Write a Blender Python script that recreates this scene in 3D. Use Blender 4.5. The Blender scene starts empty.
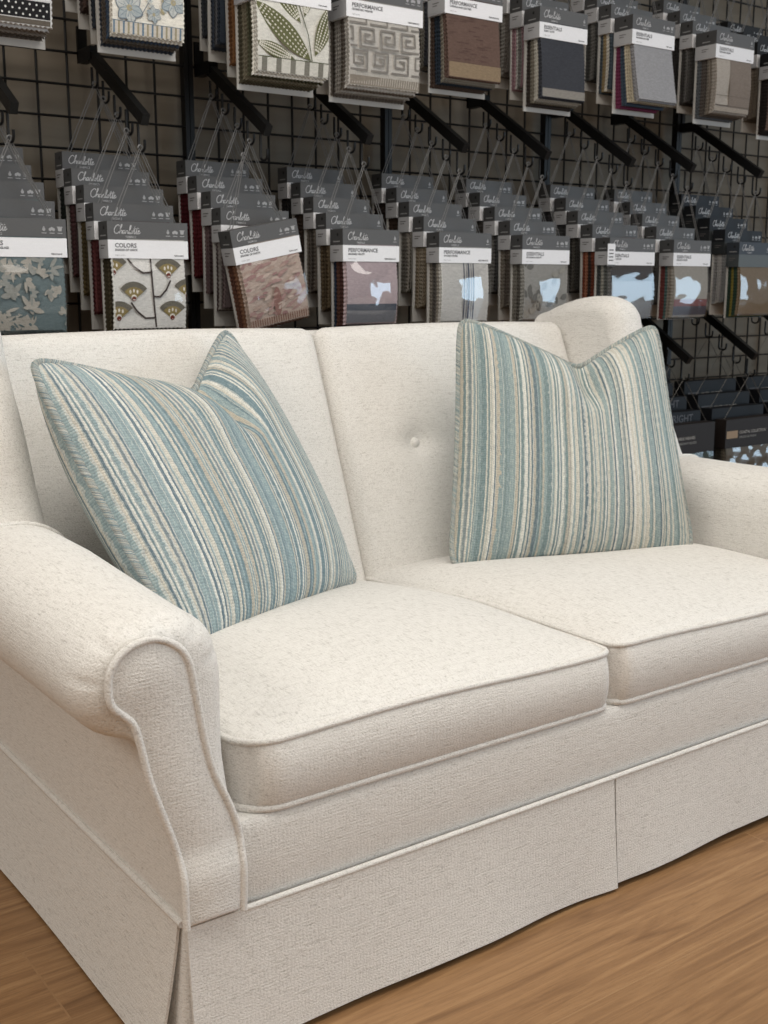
import bpy, math, random
import numpy as np
from mathutils import Vector, Matrix

random.seed(7)
rng = np.random.RandomState(7)
SC = bpy.context.scene
COL = SC.collection
PI = math.pi

# ---------------------------------------------------------------- materials
def lin(c):
    return tuple(((v / 255.0) / 12.92 if v / 255.0 <= 0.04045 else ((v / 255.0 + 0.055) / 1.055) ** 2.4) for v in c)

class NT:
    def __init__(self, name):
        self.m = bpy.data.materials.new(name)
        self.m.use_nodes = True
        self.t = self.m.node_tree
        self.n = self.t.nodes
        self.b = self.n['Principled BSDF']
    def node(self, typ, **kw):
        n = self.n.new(typ)
        for k, v in kw.items():
            if k.startswith('_'):
                setattr(n, k[1:], v)
            else:
                key = int(k[1:]) if k[0] == 'i' and k[1:].isdigit() else k.replace('__', ' ')
                if hasattr(v, 'is_output'):
                    self.t.links.new(v, n.inputs[key])
                else:
                    n.inputs[key].default_value = v
        return n
    def link(self, a, b):
        self.t.links.new(a, b)
    def math(self, op, a, b=0.0, c=None):
        n = self.n.new('ShaderNodeMath'); n.operation = op
        for i, v in enumerate((a, b, c)):
            if v is None: continue
            if hasattr(v, 'is_output'): self.link(v, n.inputs[i])
            else: n.inputs[i].default_value = v
        return n.outputs[0]
    def mix(self, fac, a, b, blend='MIX'):
        n = self.n.new('ShaderNodeMix'); n.data_type = 'RGBA'; n.blend_type = blend
        for i, v in ((0, fac), (6, a), (7, b)):
            if hasattr(v, 'is_output'): self.link(v, n.inputs[i])
            else: n.inputs[i].default_value = v if i == 0 else (*v[:3], 1)
        return n.outputs[2]
    def ramp(self, fac, stops, interp='LINEAR'):
        n = self.n.new('ShaderNodeValToRGB'); cr = n.color_ramp; cr.interpolation = interp
        while len(cr.elements) < len(stops): cr.elements.new(0.5)
        for e, (p, c) in zip(cr.elements, stops):
            e.position = p; e.color = (*c[:3], 1)
        self.link(fac, n.inputs[0])
        return n.outputs[0]
    def coords(self, kind='Object', scale=(1, 1, 1), rot=(0, 0, 0), loc=(0, 0, 0)):
        tc = self.n.new('ShaderNodeTexCoord')
        mp = self.node('ShaderNodeMapping', Scale=scale, Rotation=rot, Location=loc)
        self.link(tc.outputs[kind], mp.inputs[0])
        return mp.outputs[0]
    def noise(self, vec, scale, detail=3.0, rough=0.5):
        n = self.node('ShaderNodeTexNoise', Scale=scale, Detail=detail, Roughness=rough)
        self.link(vec, n.inputs['Vector'])
        return n.outputs[0]
    def bump(self, h, strength=0.3, dist=0.001, normal=None):
        n = self.node('ShaderNodeBump', Strength=strength, Distance=dist)
        self.link(h, n.inputs['Height'])
        if normal is not None: self.link(normal, n.inputs['Normal'])
        self.link(n.outputs[0], self.b.inputs['Normal'])
        return n.outputs[0]
    def base(self, c):
        if hasattr(c, 'is_output'): self.link(c, self.b.inputs['Base Color'])
        else: self.b.inputs['Base Color'].default_value = (*c[:3], 1)
    def set(self, **kw):
        for k, v in kw.items(): self.b.inputs[k.replace('__', ' ')].default_value = v

def plain(name, c, rough=0.6, metal=0.0, spec=0.5):
    t = NT(name); t.base(lin(c)); t.set(Roughness=rough, Metallic=metal)
    t.b.inputs['Specular IOR Level'].default_value = spec
    vec = t.coords()
    n = t.noise(vec, 40.0, 2)
    t.base(t.mix(t.math('MULTIPLY', n, 0.25), lin(c), [x * 0.8 for x in lin(c)]))
    return t.m

def cream_fabric(name, tint=(1, 1, 1)):
    t = NT(name)
    v = t.coords()
    slub = t.noise(t.coords(scale=(48, 300, 330)), 1.0, 4, 0.7)       # long yarns along the sofa
    slub2 = t.noise(t.coords(scale=(300, 52, 420)), 1.0, 3, 0.65)
    fine = t.noise(v, 520.0, 2, 0.6)
    broad = t.noise(v, 7.0, 2)
    # basket weave: crossed diagonals that read on every face of the sofa
    sp = t.n.new('ShaderNodeSeparateXYZ'); t.link(v, sp.inputs[0])
    K = 2 * PI / 0.0060
    wob = t.math('MULTIPLY', t.noise(v, 90.0, 2), 5.0)
    ax = [t.math('ADD', t.math('MULTIPLY', sp.outputs[i], K * (1.0, 1.12, 1.3)[i]), wob) for i in range(3)]
    sn = [t.math('SINE', a) for a in ax]; cs = [t.math('COSINE', a) for a in ax]
    weave = t.math('MULTIPLY', t.math('ADD', t.math('ADD', t.math('MULTIPLY', sn[0], cs[1]), t.math('MULTIPLY', sn[1], cs[2])), t.math('MULTIPLY', sn[2], cs[0])), 0.6)
    base = [a * b for a, b in zip((0.765, 0.742, 0.702), tint)]
    dark = [a * b for a, b in zip((0.36, 0.335, 0.30), tint)]
    lite = [a * b for a, b in zip((0.87, 0.85, 0.815), tint)]
    c = t.ramp(slub, [(0.26, dark), (0.44, base), (0.72, lite)])
    c2 = t.ramp(slub2, [(0.28, dark), (0.44, base), (0.72, lite)])
    c = t.mix(0.5, c, c2)
    c = t.mix(t.math('MULTIPLY', t.ramp(fine, [(0.30, (1, 1, 1)), (0.45, (0, 0, 0))]), 0.42), c, dark)
    c = t.mix(t.math('MULTIPLY', t.ramp(weave, [(0.0, (0, 0, 0)), (0.5, (0, 0, 0)), (1.0, (1, 1, 1))]), 0.10), c, dark)
    c = t.mix(t.math('MULTIPLY', broad, 0.08), c, [x * 0.9 for x in base])
    t.base(c)
    t.set(Roughness=0.95, Sheen__Weight=0.12)
    t.b.inputs['Specular IOR Level'].default_value = 0.15
    h = t.math('ADD', t.math('MULTIPLY', fine, 0.6), t.math('ADD', t.math('ADD', slub, slub2), t.math('MULTIPLY', weave, -0.16)))
    t.bump(h, 0.45, 0.0022)
    return t.m

TONES = dict(blue=((124, 146, 153), (160, 178, 181), (114, 133, 143), (150, 168, 172), (132, 144, 150)), gree=((128, 148, 150), (158, 174, 174), (112, 130, 138), (150, 167, 168), (134, 146, 148)))
def stripe_fabric(name, seed, n1=112.0):
    """UV.x runs across the stripes, UV.y along them"""
    t = NT(name)
    tc = t.n.new('ShaderNodeTexCoord')
    sp = t.n.new('ShaderNodeSeparateXYZ'); t.link(tc.outputs['UV'], sp.inputs[0])
    u, vv = sp.outputs[0], sp.outputs[1]
    cmb = t.node('ShaderNodeCombineXYZ'); t.link(u, cmb.inputs[0]); t.link(vv, cmb.inputs[1])
    def n2(sx, sy, detail, rough=0.6):
        mp = t.node('ShaderNodeMapping', Scale=(sx, sy, 1), Location=(seed, seed * 2, 0)); t.link(cmb.outputs[0], mp.inputs[0])
        nn = t.node('ShaderNodeTexNoise', Scale=1.0, Detail=detail, Roughness=rough); t.link(mp.outputs[0], nn.inputs['Vector'])
        return nn.outputs[0]
    wob = t.math('MULTIPLY', t.math('SUBTRACT', n2(60, 40, 2), 0.5), 0.0060)
    warp = t.node('ShaderNodeTexNoise', Scale=30.0, Detail=1.0); warp.noise_dimensions = '1D'; t.link(t.math('ADD', u, seed), warp.inputs['W'])
    uu = t.math('ADD', t.math('ADD', u, wob), t.math('MULTIPLY', warp.outputs[0], 0.026))
    w = t.math('ADD', t.math('MULTIPLY', uu, n1), seed * 10)
    idx = t.math('FLOOR', w); fr = t.math('SUBTRACT', w, idx)
    wn = t.node('ShaderNodeTexWhiteNoise'); wn.noise_dimensions = '1D'; t.link(idx, wn.inputs['W'])
    sc = t.n.new('ShaderNodeSeparateColor'); t.link(wn.outputs['Color'], sc.inputs[0])
    par = t.math('MODULO', idx, 2.0)
    teal, aqua, slate, mist, grey = tuple(lin(q) for q in TONES[name[:4]])
    cream, sand, ivory = lin((216, 212, 200)), lin((196, 188, 172)), lin((228, 227, 219))
    light = t.ramp(sc.outputs[0], [(0.0, cream), (0.3, ivory), (0.52, aqua), (0.72, sand), (0.84, cream), (0.92, mist)], 'CONSTANT')
    darkc = t.ramp(sc.outputs[1], [(0.0, teal), (0.22, slate), (0.42, mist), (0.56, aqua), (0.70, teal), (0.82, grey), (0.92, cream)], 'CONSTANT')
    c = t.mix(par, light, darkc)
    # a thin second yarn inside some of the stripes
    thin = t.math('MULTIPLY', t.math('GREATER_THAN', fr, 0.68), t.math('GREATER_THAN', sc.outputs[2], 0.45))
    c = t.mix(t.math('MULTIPLY', thin, 0.6), c, t.mix(par, teal, ivory))
    yarn = n2(230, 46, 3, 0.7)
    c = t.mix(t.math('MULTIPLY', t.ramp(yarn, [(0.50, (0, 0, 0)), (0.64, (1, 1, 1))]), 0.34), c, lin((88, 106, 114)))
    c = t.mix(t.math('MULTIPLY', t.ramp(yarn, [(0.34, (1, 1, 1)), (0.46, (0, 0, 0))]), 0.30), c, ivory)
    bead = t.math('SINE', t.math('ADD', t.math('MULTIPLY', vv, 2 * PI * 105), t.math('ADD', t.math('MULTIPLY', idx, 2.2), t.math('MULTIPLY', yarn, 9.0))))
    c = t.mix(t.math('MULTIPLY', t.ramp(bead, [(0.0, (0, 0, 0)), (0.2, (0, 0, 0)), (1.0, (1, 1, 1))]), 0.20), c, lin((100, 112, 116)))
    t.base(c)
    t.set(Roughness=0.92)
    t.b.inputs['Specular IOR Level'].default_value = 0.15
    rib = t.math('SINE', t.math('MULTIPLY', fr, PI))
    h = t.math('ADD', t.math('MULTIPLY', rib, 0.5), t.math('ADD', yarn, t.math('MULTIPLY', bead, -0.35)))
    t.bump(h, 0.55, 0.002)
    return t.m

def wood_floor(name):
    t = NT(name)
    v = t.coords(loc=(-0.488, -0.01, 0))
    br = t.node('ShaderNodeTexBrick', Scale=1.0, Mortar__Size=0.0014, Mortar__Smooth=0.1, Bias=0.0, Brick__Width=1.22, Row__Height=0.2)
    br.offset = 0.16; br.offset_frequency = 2
    t.link(v, br.inputs['Vector'])
    br.inputs['Color1'].default_value = (0, 0, 0, 1); br.inputs['Color2'].default_value = (1, 1, 1, 1)
    br.inputs['Mortar'].default_value = (0.5, 0.5, 0.5, 1)
    g = t.n.new('ShaderNodeSeparateColor'); t.link(br.outputs['Color'], g.inputs[0])
    plank = g.outputs[0]
    # grain stretched along the planks, shifted from plank to plank
    tc = t.n.new('ShaderNodeTexCoord')
    mp = t.node('ShaderNodeMapping', Scale=(1.6, 24, 1)); t.link(tc.outputs['Object'], mp.inputs[0])
    off = t.node('ShaderNodeCombineXYZ'); t.link(t.math('MULTIPLY', plank, 7.0), off.inputs[2]); t.link(t.math('MULTIPLY', plank, 3.0), off.inputs[0])
    va = t.n.new('ShaderNodeVectorMath'); va.operation = 'ADD'; t.link(mp.outputs[0], va.inputs[0]); t.link(off.outputs[0], va.inputs[1])
    gr = t.node('ShaderNodeTexNoise', Scale=1.6, Detail=5.0, Roughness=0.6, Distortion=1.4); t.link(va.outputs[0], gr.inputs['Vector'])
    gr2 = t.node('ShaderNodeTexNoise', Scale=11.0, Detail=5.0, Roughness=0.75, Distortion=0.5); t.link(va.outputs[0], gr2.inputs['Vector'])
    c = t.ramp(gr.outputs[0], [(0.28, lin((116, 84, 55))), (0.45, lin((141, 106, 72))), (0.58, lin((156, 120, 83))), (0.75, lin((172, 137, 98)))])
    c = t.mix(t.math('MULTIPLY', t.ramp(gr2.outputs[0], [(0.35, (1, 1, 1)), (0.5, (0, 0, 0))]), 0.35), c, lin((104, 76, 50)))
    c = t.mix(t.math('MULTIPLY', plank, 0.3), c, lin((138, 105, 72)))
    c = t.mix(t.math('MULTIPLY', br.outputs['Fac'], 0.75), c, lin((156, 122, 86)))
    t.base(c)
    t.set(Roughness=0.42)
    t.b.inputs['Specular IOR Level'].default_value = 0.35
    h = t.math('SUBTRACT', t.math('MULTIPLY', gr2.outputs[0], 0.3), t.math('MULTIPLY', br.outputs['Fac'], 1.0))
    t.bump(h, 0.25, 0.001)
    return t.m

def wall_paint(name):
    t = NT(name)
    n = t.noise(t.coords(scale=(1.2, 1, 14)), 1.5, 3)
    n2 = t.noise(t.coords(), 2.2, 2)
    c = t.ramp(n, [(0.3, lin((104, 96, 84))), (0.7, lin((124, 115, 102)))])
    c = t.mix(t.math('MULTIPLY', n2, 0.5), c, lin((112, 105, 94)))
    t.base(c); t.set(Roughness=0.9)
    return t.m

def col_attr(name, rough=0.85, bump=0.35, spec=0.2, scale=900.0, vary=0.25):
    t = NT(name)
    a = t.node('ShaderNodeAttribute'); a.attribute_name = 'col'
    n = t.noise(t.coords(), scale, 2, 0.6)
    br = t.noise(t.coords(scale=(90, 90, 320)), 1.0, 3, 0.6)
    f = t.math('ADD', t.math('MULTIPLY', t.math('SUBTRACT', n, 0.5), vary * 3.2), t.math('ADD', t.math('MULTIPLY', t.math('SUBTRACT', br, 0.5), vary * 2.0), 1.0))
    vm = t.n.new('ShaderNodeVectorMath'); vm.operation = 'SCALE'
    t.link(a.outputs['Color'], vm.inputs[0]); t.link(f, vm.inputs['Scale'])
    t.base(vm.outputs[0])
    t.set(Roughness=rough); t.b.inputs['Specular IOR Level'].default_value = spec
    if bump: t.bump(n, bump, 0.001)
    return t.m

def plastic_sleeve(name, fac):
    t = NT(name)
    out = t.n['Material Output']
    tr = t.node('ShaderNodeBsdfTransparent'); tr.inputs[0].default_value = (0.94, 0.94, 0.95, 1)
    gl = t.node('ShaderNodeBsdfGlossy', Roughness=0.06)
    n = t.noise(t.coords(scale=(9, 9, 5)), 1.0, 2, 0.5)
    bp = t.node('ShaderNodeBump', Strength=0.14, Distance=0.02); t.link(n, bp.inputs['Height'])
    t.link(bp.outputs[0], gl.inputs['Normal'])
    mx = t.n.new('ShaderNodeMixShader'); mx.inputs[0].default_value = fac
    t.link(tr.outputs[0], mx.inputs[1]); t.link(gl.outputs[0], mx.inputs[2])
    t.link(mx.outputs[0], out.inputs[0])
    return t.m

M = dict(
    cream=cream_fabric('cream_slub_weave'),
    stripeL=stripe_fabric('blue_stripe_weave', 1.73),
    stripeR=stripe_fabric('green_blue_stripe_weave', 5.21),
    floor=wood_floor('oak_plank_floor'),
    wall=wall_paint('taupe_wall_paint'),
    black=plain('black_powder_coat', (11, 11, 12), 0.5, 0.0, 0.3),
    hook=plain('black_wire', (9, 9, 10), 0.45, 0.0, 0.3),
    head=col_attr('printed_card', 0.6, 0.0, 0.3, 400.0, 0.05),
    swatch=col_attr('swatch_cloth', 0.9, 0.5, 0.15, 900.0, 0.30),
    strap=plain('clear_grey_strap', (104, 104, 104), 0.35),
    ink=plain('dark_print', (70, 70, 74), 0.7),
    inkw=plain('white_print', (205, 206, 208), 0.7),
    board=plain('white_backing_board', (186, 184, 180), 0.8),
    sleeve=plastic_sleeve('clear_sleeve', 0.05),
    sleeveR=plastic_sleeve('shiny_clear_sleeve', 0.13),
    chain=plain('steel_ball_chain', (92, 90, 86), 0.4, 0.5),
    shade=plain('black_shade_and_parts', (16, 14, 12), 0.9),
)

# ---------------------------------------------------------------- mesh builder
class MB:
    def __init__(self):
        self.v = []; self.f = []; self.c = []; self.m = []; self.uv = {}
    def face(self, idx, col=(0.5, 0.5, 0.5), mat=0):
        self.f.append(tuple(idx)); self.c.append(col); self.m.append(mat)
    def add(self, verts, faces, col=(0.5, 0.5, 0.5), mat=0):
        o = len(self.v); self.v += [tuple(p) for p in verts]
        for f in faces: self.face([i + o for i in f], col, mat)
        return o
    def box(self, x0, x1, y0, y1, z0, z1, col=(0.5, 0.5, 0.5), mat=0):
        vs = [(x, y, z) for x in (x0, x1) for y in (y0, y1) for z in (z0, z1)]
        self.add(vs, [(0, 1, 3, 2), (4, 6, 7, 5), (0, 4, 5, 1), (2, 3, 7, 6), (0, 2, 6, 4), (1, 5, 7, 3)], col, mat)
    def bar(self, a, b, w, h, up=(0, 0, 1), col=(0.5, 0.5, 0.5), mat=0):
        a, b = Vector(a), Vector(b); d = (b - a).normalized(); s = d.cross(Vector(up)).normalized(); u = s.cross(d)
        vs = [p + s * (w / 2 * i) + u * (h / 2 * j) for p in (a, b) for i, j in ((-1, -1), (1, -1), (1, 1), (-1, 1))]
        self.add(vs, [(0, 3, 2, 1), (4, 5, 6, 7), (0, 1, 5, 4), (1, 2, 6, 5), (2, 3, 7, 6), (3, 0, 4, 7)], col, mat)
    def tube(self, pts, r, n=8, closed=False, col=(0.5, 0.5, 0.5), mat=0, cap=True):
        P = [Vector(p) for p in pts]; k = len(P); rings = []
        prev = None
        for i in range(k):
            if closed: d = P[(i + 1) % k] - P[i - 1]
            else: d = P[min(i + 1, k - 1)] - P[max(i - 1, 0)]
            if d.length < 1e-9: d = Vector((0, 0, 1))
            d.normalize()
            if prev is None:
                prev = d.cross(Vector((0, 0, 1)) if abs(d.z) < .9 else Vector((1, 0, 0))).normalized()
            else:
                q = prev - d * prev.dot(d)
                prev = q.normalized() if q.length > 1e-6 else d.orthogonal().normalized()
            w = d.cross(prev)
            rr = r[i] if hasattr(r, '__len__') else r
            rings.append([P[i] + (prev * math.cos(2 * PI * j / n) + w * math.sin(2 * PI * j / n)) * rr for j in range(n)])
        o = len(self.v)
        for R in rings: self.v += [tuple(p) for p in R]
        for i in range(k if closed else k - 1):
            a = o + i * n; b = o + ((i + 1) % k) * n
            if closed and i == k - 1:   # match the twist at the join
                sh = min(range(n), key=lambda s: (rings[-1][0] - rings[0][s]).length)
            else: sh = 0
            for j in range(n):
                self.face((a + j, a + (j + 1) % n, b + (j + 1 + sh) % n, b + (j + sh) % n), col, mat)
        if cap and not closed:
            self.face([o + j for j in reversed(range(n))], col, mat)
            self.face([o + (k - 1) * n + j for j in range(n)], col, mat)
    def ribbon(self, pts, w, y, col, mat=0, tf=None):
        """flat stroke in the xz plane at depth y"""
        P = [Vector((p[0], p[1])) for p in pts]; L = []; R = []
        for i in range(len(P)):
            d = P[min(i + 1, len(P) - 1)] - P[max(i - 1, 0)]
            if d.length < 1e-9: d = Vector((1, 0))
            d.normalize(); n = Vector((-d.y, d.x)) * (w / 2)
            L.append(P[i] + n); R.append(P[i] - n)
        vs = [(p.x, y, p.y) for p in L] + [(p.x, y, p.y) for p in R]
        k = len(P)
        self.add(vs, [(i, i + k, i + k + 1, i + 1) for i in range(k - 1)], col, mat)
    def poly(self, pts, y, col, mat=0):
        """flat shape in the xz plane facing -y; pts counter-clockwise seen from the front"""
        a = sum(p[0] * q[1] - q[0] * p[1] for p, q in zip(pts, pts[1:] + pts[:1]))
        if a < 0: pts = pts[::-1]
        self.add([(p[0], y, p[1]) for p in pts], [tuple(range(len(pts)))], col, mat)
    def grid(self, fn, nu, nv, col=(0.5, 0.5, 0.5), mat=0, closed_u=False, uvs=None):
        o = len(self.v)
        for j in range(nv + 1):
            for i in range(nu + (0 if closed_u else 1)):
                self.v.append(tuple(fn(i / nu, j / nv)))
        W = nu if closed_u else nu + 1
        for j in range(nv):
            for i in range(nu):
                i2 = (i + 1) % W
                f = (o + j * W + i, o + j * W + i2, o + (j + 1) * W + i2, o + (j + 1) * W + i)
                if uvs: self.uv[len(self.f)] = [uvs(a / nu, b / nv) for a, b in ((i, j), (i + 1, j), (i + 1, j + 1), (i, j + 1))]
                self.face(f, col, mat)
        return o
    def build(self, name, mats, parent=None, smooth=True, angle=50):
        me = bpy.data.meshes.new(name)
        me.from_pydata(self.v, [], self.f)
        if not isinstance(mats, (list, tuple)): mats = [mats]
        for m in mats: me.materials.append(m)
        me.polygons.foreach_set('material_index', self.m)
        at = me.attributes.new('col', 'FLOAT_COLOR', 'FACE')
        at.data.foreach_set('color', np.array([(*c[:3], 1.0) for c in self.c], dtype=np.float32).ravel())
        if self.uv:
            ul = me.uv_layers.new(name='UVMap')
            for pi_, uvl in self.uv.items():
                p = me.polygons[pi_]
                for li, uv in zip(p.loop_indices, uvl): ul.data[li].uv = uv
        me.polygons.foreach_set('use_smooth', [smooth] * len(self.f))
        me.update()
        if smooth and angle:
            me.set_sharp_from_angle(angle=math.radians(angle))
        o = bpy.data.objects.new(name, me); COL.objects.link(o)
        if parent is not None: o.parent = parent
        return o

def crom(pts, n=8, closed=False):
    """Catmull-Rom through points of any dimension"""
    P = [np.array(p, float) for p in pts]; k = len(P); out = []
    segs = k if closed else k - 1
    for i in range(segs):
        p1, p2 = P[i], P[(i + 1) % k]
        p0 = P[i - 1] if (closed or i > 0) else 2 * p1 - p2
        p3 = P[(i + 2) % k] if (closed or i + 2 < k) else 2 * p2 - p1
        for s in range(n):
            t = s / n
            out.append(0.5 * ((2 * p1) + (-p0 + p2) * t + (2 * p0 - 5 * p1 + 4 * p2 - p3) * t * t + (-p0 + 3 * p1 - 3 * p2 + p3) * t ** 3))
    if not closed: out.append(P[-1])
    return out

def sm(a, b, x):
    t = min(1.0, max(0.0, (x - a) / (b - a))); return t * t * (3 - 2 * t)

def thing(name, label, cat, loc=(0, 0, 0), rot=(0, 0, 0), group=None):
    o = bpy.data.objects.new(name, None); COL.objects.link(o)
    o.empty_display_size = 0.05
    o.location = loc; o.rotation_euler = rot
    o['label'] = label; o['category'] = cat
    if group: o['group'] = group
    return o
def struct(o, label=None):
    o['kind'] = 'structure'
    if label: o['label'] = label
    return o

# ---------------------------------------------------------------- camera
CAM_H = 1.0
cam = bpy.data.cameras.new('camera'); co = bpy.data.objects.new('camera', cam); COL.objects.link(co)
cam.sensor_fit = 'VERTICAL'; cam.sensor_height = 24.0; cam.sensor_width = 18.0
cam.lens = 1149.2 / 1024 * 24.0
co.location = (0, 0, CAM_H)
co.rotation_euler = (math.radians(90 - 11.2), 0, math.radians(-36.0))
cam.dof.use_dof = True; cam.dof.focus_distance = 1.75; cam.dof.aperture_fstop = 8.0
cam.clip_start = 0.02
SC.camera = co

# ---------------------------------------------------------------- room
b = MB(); b.box(-3.5, 7.5, -4.0, 2.9, -0.1, 0.0); struct(b.build('floor', M['floor'], None, False), 'wood plank floor')
b = MB(); b.box(-3.5, 7.5, 2.87, 2.97, 0.0, 3.0); struct(b.build('wall_back', M['wall'], None, False), 'dark taupe wall behind the wire grid')

# ---------------------------------------------------------------- sofa
SO = Vector((1.36, 1.223, 0.0))
sofa = thing('sofa', 'cream slub-weave skirted loveseat with rolled arms and two seat cushions', 'sofa', SO)
CR = M['cream']

def rounded_box(x0, x1, y0, y1, z0, z1, r, n, fn=None):
    """dense box with rounded edges; n = cells per axis; fn warps each point (given its relative position)"""
    b = MB(); key = {}
    nx, ny, nz = n
    def pt(i, j, k):
        q = (i, j, k)
        if q in key: return key[q]
        def spread(a, N):
            t = a / N
            return 0.5 - 0.5 * math.cos(PI * t) if N < 10 else (t + 0.35 * (0.5 - 0.5 * math.cos(PI * t)) ) / 1.35
        p = Vector((x0 + (x1 - x0) * spread(i, nx), y0 + (y1 - y0) * spread(j, ny), z0 + (z1 - z0) * spread(k, nz)))
        c = Vector((min(max(p.x, x0 + r), x1 - r), min(max(p.y, y0 + r), y1 - r), min(max(p.z, z0 + r), z1 - r)))
        d = p - c
        if d.length > 1e-9: p = c + d.normalized() * min(d.length, r) if d.length > r else p
        if fn: p = Vector(fn(p, ((p.x - x0) / (x1 - x0) * 2 - 1, (p.y - y0) / (y1 - y0) * 2 - 1, (p.z - z0) / (z1 - z0) * 2 - 1)))
        b.v.append(tuple(p)); key[q] = len(b.v) - 1
        return key[q]
    for i in range(nx):
        for j in range(ny):
            b.face((pt(i, j, 0), pt(i, j + 1, 0), pt(i + 1, j + 1, 0), pt(i + 1, j, 0)))
            b.face((pt(i, j, nz), pt(i + 1, j, nz), pt(i + 1, j + 1, nz), pt(i, j + 1, nz)))
    for i in range(nx):
        for k in range(nz):
            b.face((pt(i, 0, k), pt(i + 1, 0, k), pt(i + 1, 0, k + 1), pt(i, 0, k + 1)))
            b.face((pt(i, ny, k), pt(i, ny, k + 1), pt(i + 1, ny, k + 1), pt(i + 1, ny, k)))
    for j in range(ny):
        for k in range(nz):
            b.face((pt(0, j, k), pt(0, j, k + 1), pt(0, j + 1, k + 1), pt(0, j + 1, k)))
            b.face((pt(nx, j, k), pt(nx, j + 1, k), pt(nx, j + 1, k + 1), pt(nx, j, k + 1)))
    return b

# base: front rail and deck
def rail_fn(p, q):
    y = p.y - (0.006 * (1 - q[2] ** 2) if p.y < 0.1 else 0)
    return (p.x, y, p.z)
rounded_box(-0.70, 0.70, 0.008, 0.90, 0.18, 0.318, 0.012, (40, 8, 10), rail_fn).build('front_rail', CR, sofa)

# seat cushions
def cushion(s):
    x0, x1 = (-0.690, -0.004) if s < 0 else (0.004, 0.690)
    z0, z1 = 0.316, 0.420
    y0, y1 = 0.008, 0.74
    inner = 1 if s < 0 else -1
    def corner(x, y):      # rounded front corners in plan
        for cx, sg in ((x0, 1), (x1, -1)):
            R = 0.060 if sg * inner > 0 else 0.030
            ax = cx + sg * R; ay = y0 + R
            dx = (ax - x) * sg; dy = ay - y
            if dx > 0 and dy > 0:
                m = max(dx, dy); d = math.hypot(dx, dy)
                if d > 0:
                    f = m / d
                    x = ax - sg * dx * f; y = ay - dy * f
        return x, y
    def edge_z(x, y):      # gentle sag of the seams
        return -0.034 * sm(0.30, 0.75, y) + 0.004 * math.sin(9 * x + s)
    def fn(p, q):
        x, y = corner(p.x, p.y)
        u = (x - x0) / (x1 - x0) * 2 - 1; v = (y - y0) / (y1 - y0) * 2 - 1
        crown = 0.036 * (max(0, 1 - abs(u) ** 5.0) ** 0.8) * (max(0, 1 - (abs(v) ** (2.6 if v < 0 else 6.0))) ** 0.8)
        top = max(0.0, q[2])
        z = p.z + edge_z(x, y) * (0.5 + 0.5 * q[2]) + crown * top ** 2
        bul = 0.013 * (1 - q[2] ** 2)
        if abs(u) > 0.99: x += bul * 0.25 * (1 if u > 0 else -1)
        if v < -0.9: y -= bul * sm(-0.9, -1.0, v) if False else bul * min(1, (-0.9 - v) / 0.1)
        return (x, y, z)
    b = rounded_box(x0, x1, y0, y1, z0, z1, 0.010, (44, 44, 10), fn)
    o = b.build('seat_cushion', CR, sofa)
    for zz, nm in ((z1 - 0.004, 1), (z0 + 0.004, -1)):
        pts = []
        N = 40
        loop = [(x0, y1 - (y1 - y0) * i / N) for i in range(N + 1)] + [(x0 + (x1 - x0) * i / N, y0) for i in range(1, N + 1)] + [(x1, y0 + (y1 - y0) * i / N) for i in range(1, N + 1)]
        for x, y in loop:
            X, Y = corner(x, y)
            pts.append((X, Y - 0.001, zz + edge_z(X, Y) * (1 if nm > 0 else 0)))
        t = MB(); t.tube(pts, 0.0052, 8); t.build('piping', CR, o)
    return o
cushion(-1); cushion(1)

# inside back: two tufted halves, reclined
BY0, BZ0, BY1, BZ1 = 0.668, 0.360, 0.886, 0.918
bu = Vector((0, BY1 - BY0, BZ1 - BZ0)).normalized(); bn = Vector((0, -bu.z, bu.y))     # up the back, and out of it
BL = math.hypot(BY1 - BY0, BZ1 - BZ0)
def back_point(x, h, d):     # h up the back from the seat, d out of it (towards the sitter)
    return Vector((x, BY0, BZ0)) + bu * h + bn * d
HB = BL * (0.660 - BZ0) / (BZ1 - BZ0)
def back_half(s):
    btn = [(s * 0.197, HB), (s * 0.50, HB)]
    x0, x1 = (-0.742, -0.0015) if s < 0 else (0.0015, 0.742)
    def fn(p, q):
        x, y, z = p.x, p.y, p.z        # y: depth (front = negative), z: height on the back
        front = 1.0 if y < 0.03 else 0.0
        u, w = q[0], q[2]
        d = 0.0
        if front:
            d += 0.020 * (max(0, 1 - abs(u) ** 4) ** 0.6) * (max(0, 1 - abs(w) ** 4) ** 0.6) - 0.016
            for bx, bz in btn:
                r = math.hypot(x - bx, (z - bz) * 1.0)
                d -= 0.024 * math.exp(-(r / 0.035) ** 1.3)
                d -= 0.006 * math.exp(-((z - bz) / 0.014) ** 2) * math.exp(-abs(x - bx) / 0.10)
        top = 0.006 * (1 - u * u) if w > 0.9 else 0
        return back_point(x, z + top, d - y)
    b = rounded_box(x0, x1, 0.0, 0.13, -0.03, BL, 0.030, (48, 6, 44), fn)
    o = b.build('back_panel', CR, sofa)
    for bx, bz in btn:
        t = MB()
        def bf(a, c):
            th = c * PI / 2; r = 0.0145 * math.sin(th + 1e-4)
            q = back_point(bx + r * math.cos(2 * PI * a), bz + r * math.sin(2 * PI * a), -0.024 + 0.011 * math.cos(th))
            return q
        t.grid(bf, 16, 6, closed_u=True)
        t.build('tuft_button', CR, o)
back_half(-1); back_half(1)
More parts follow.
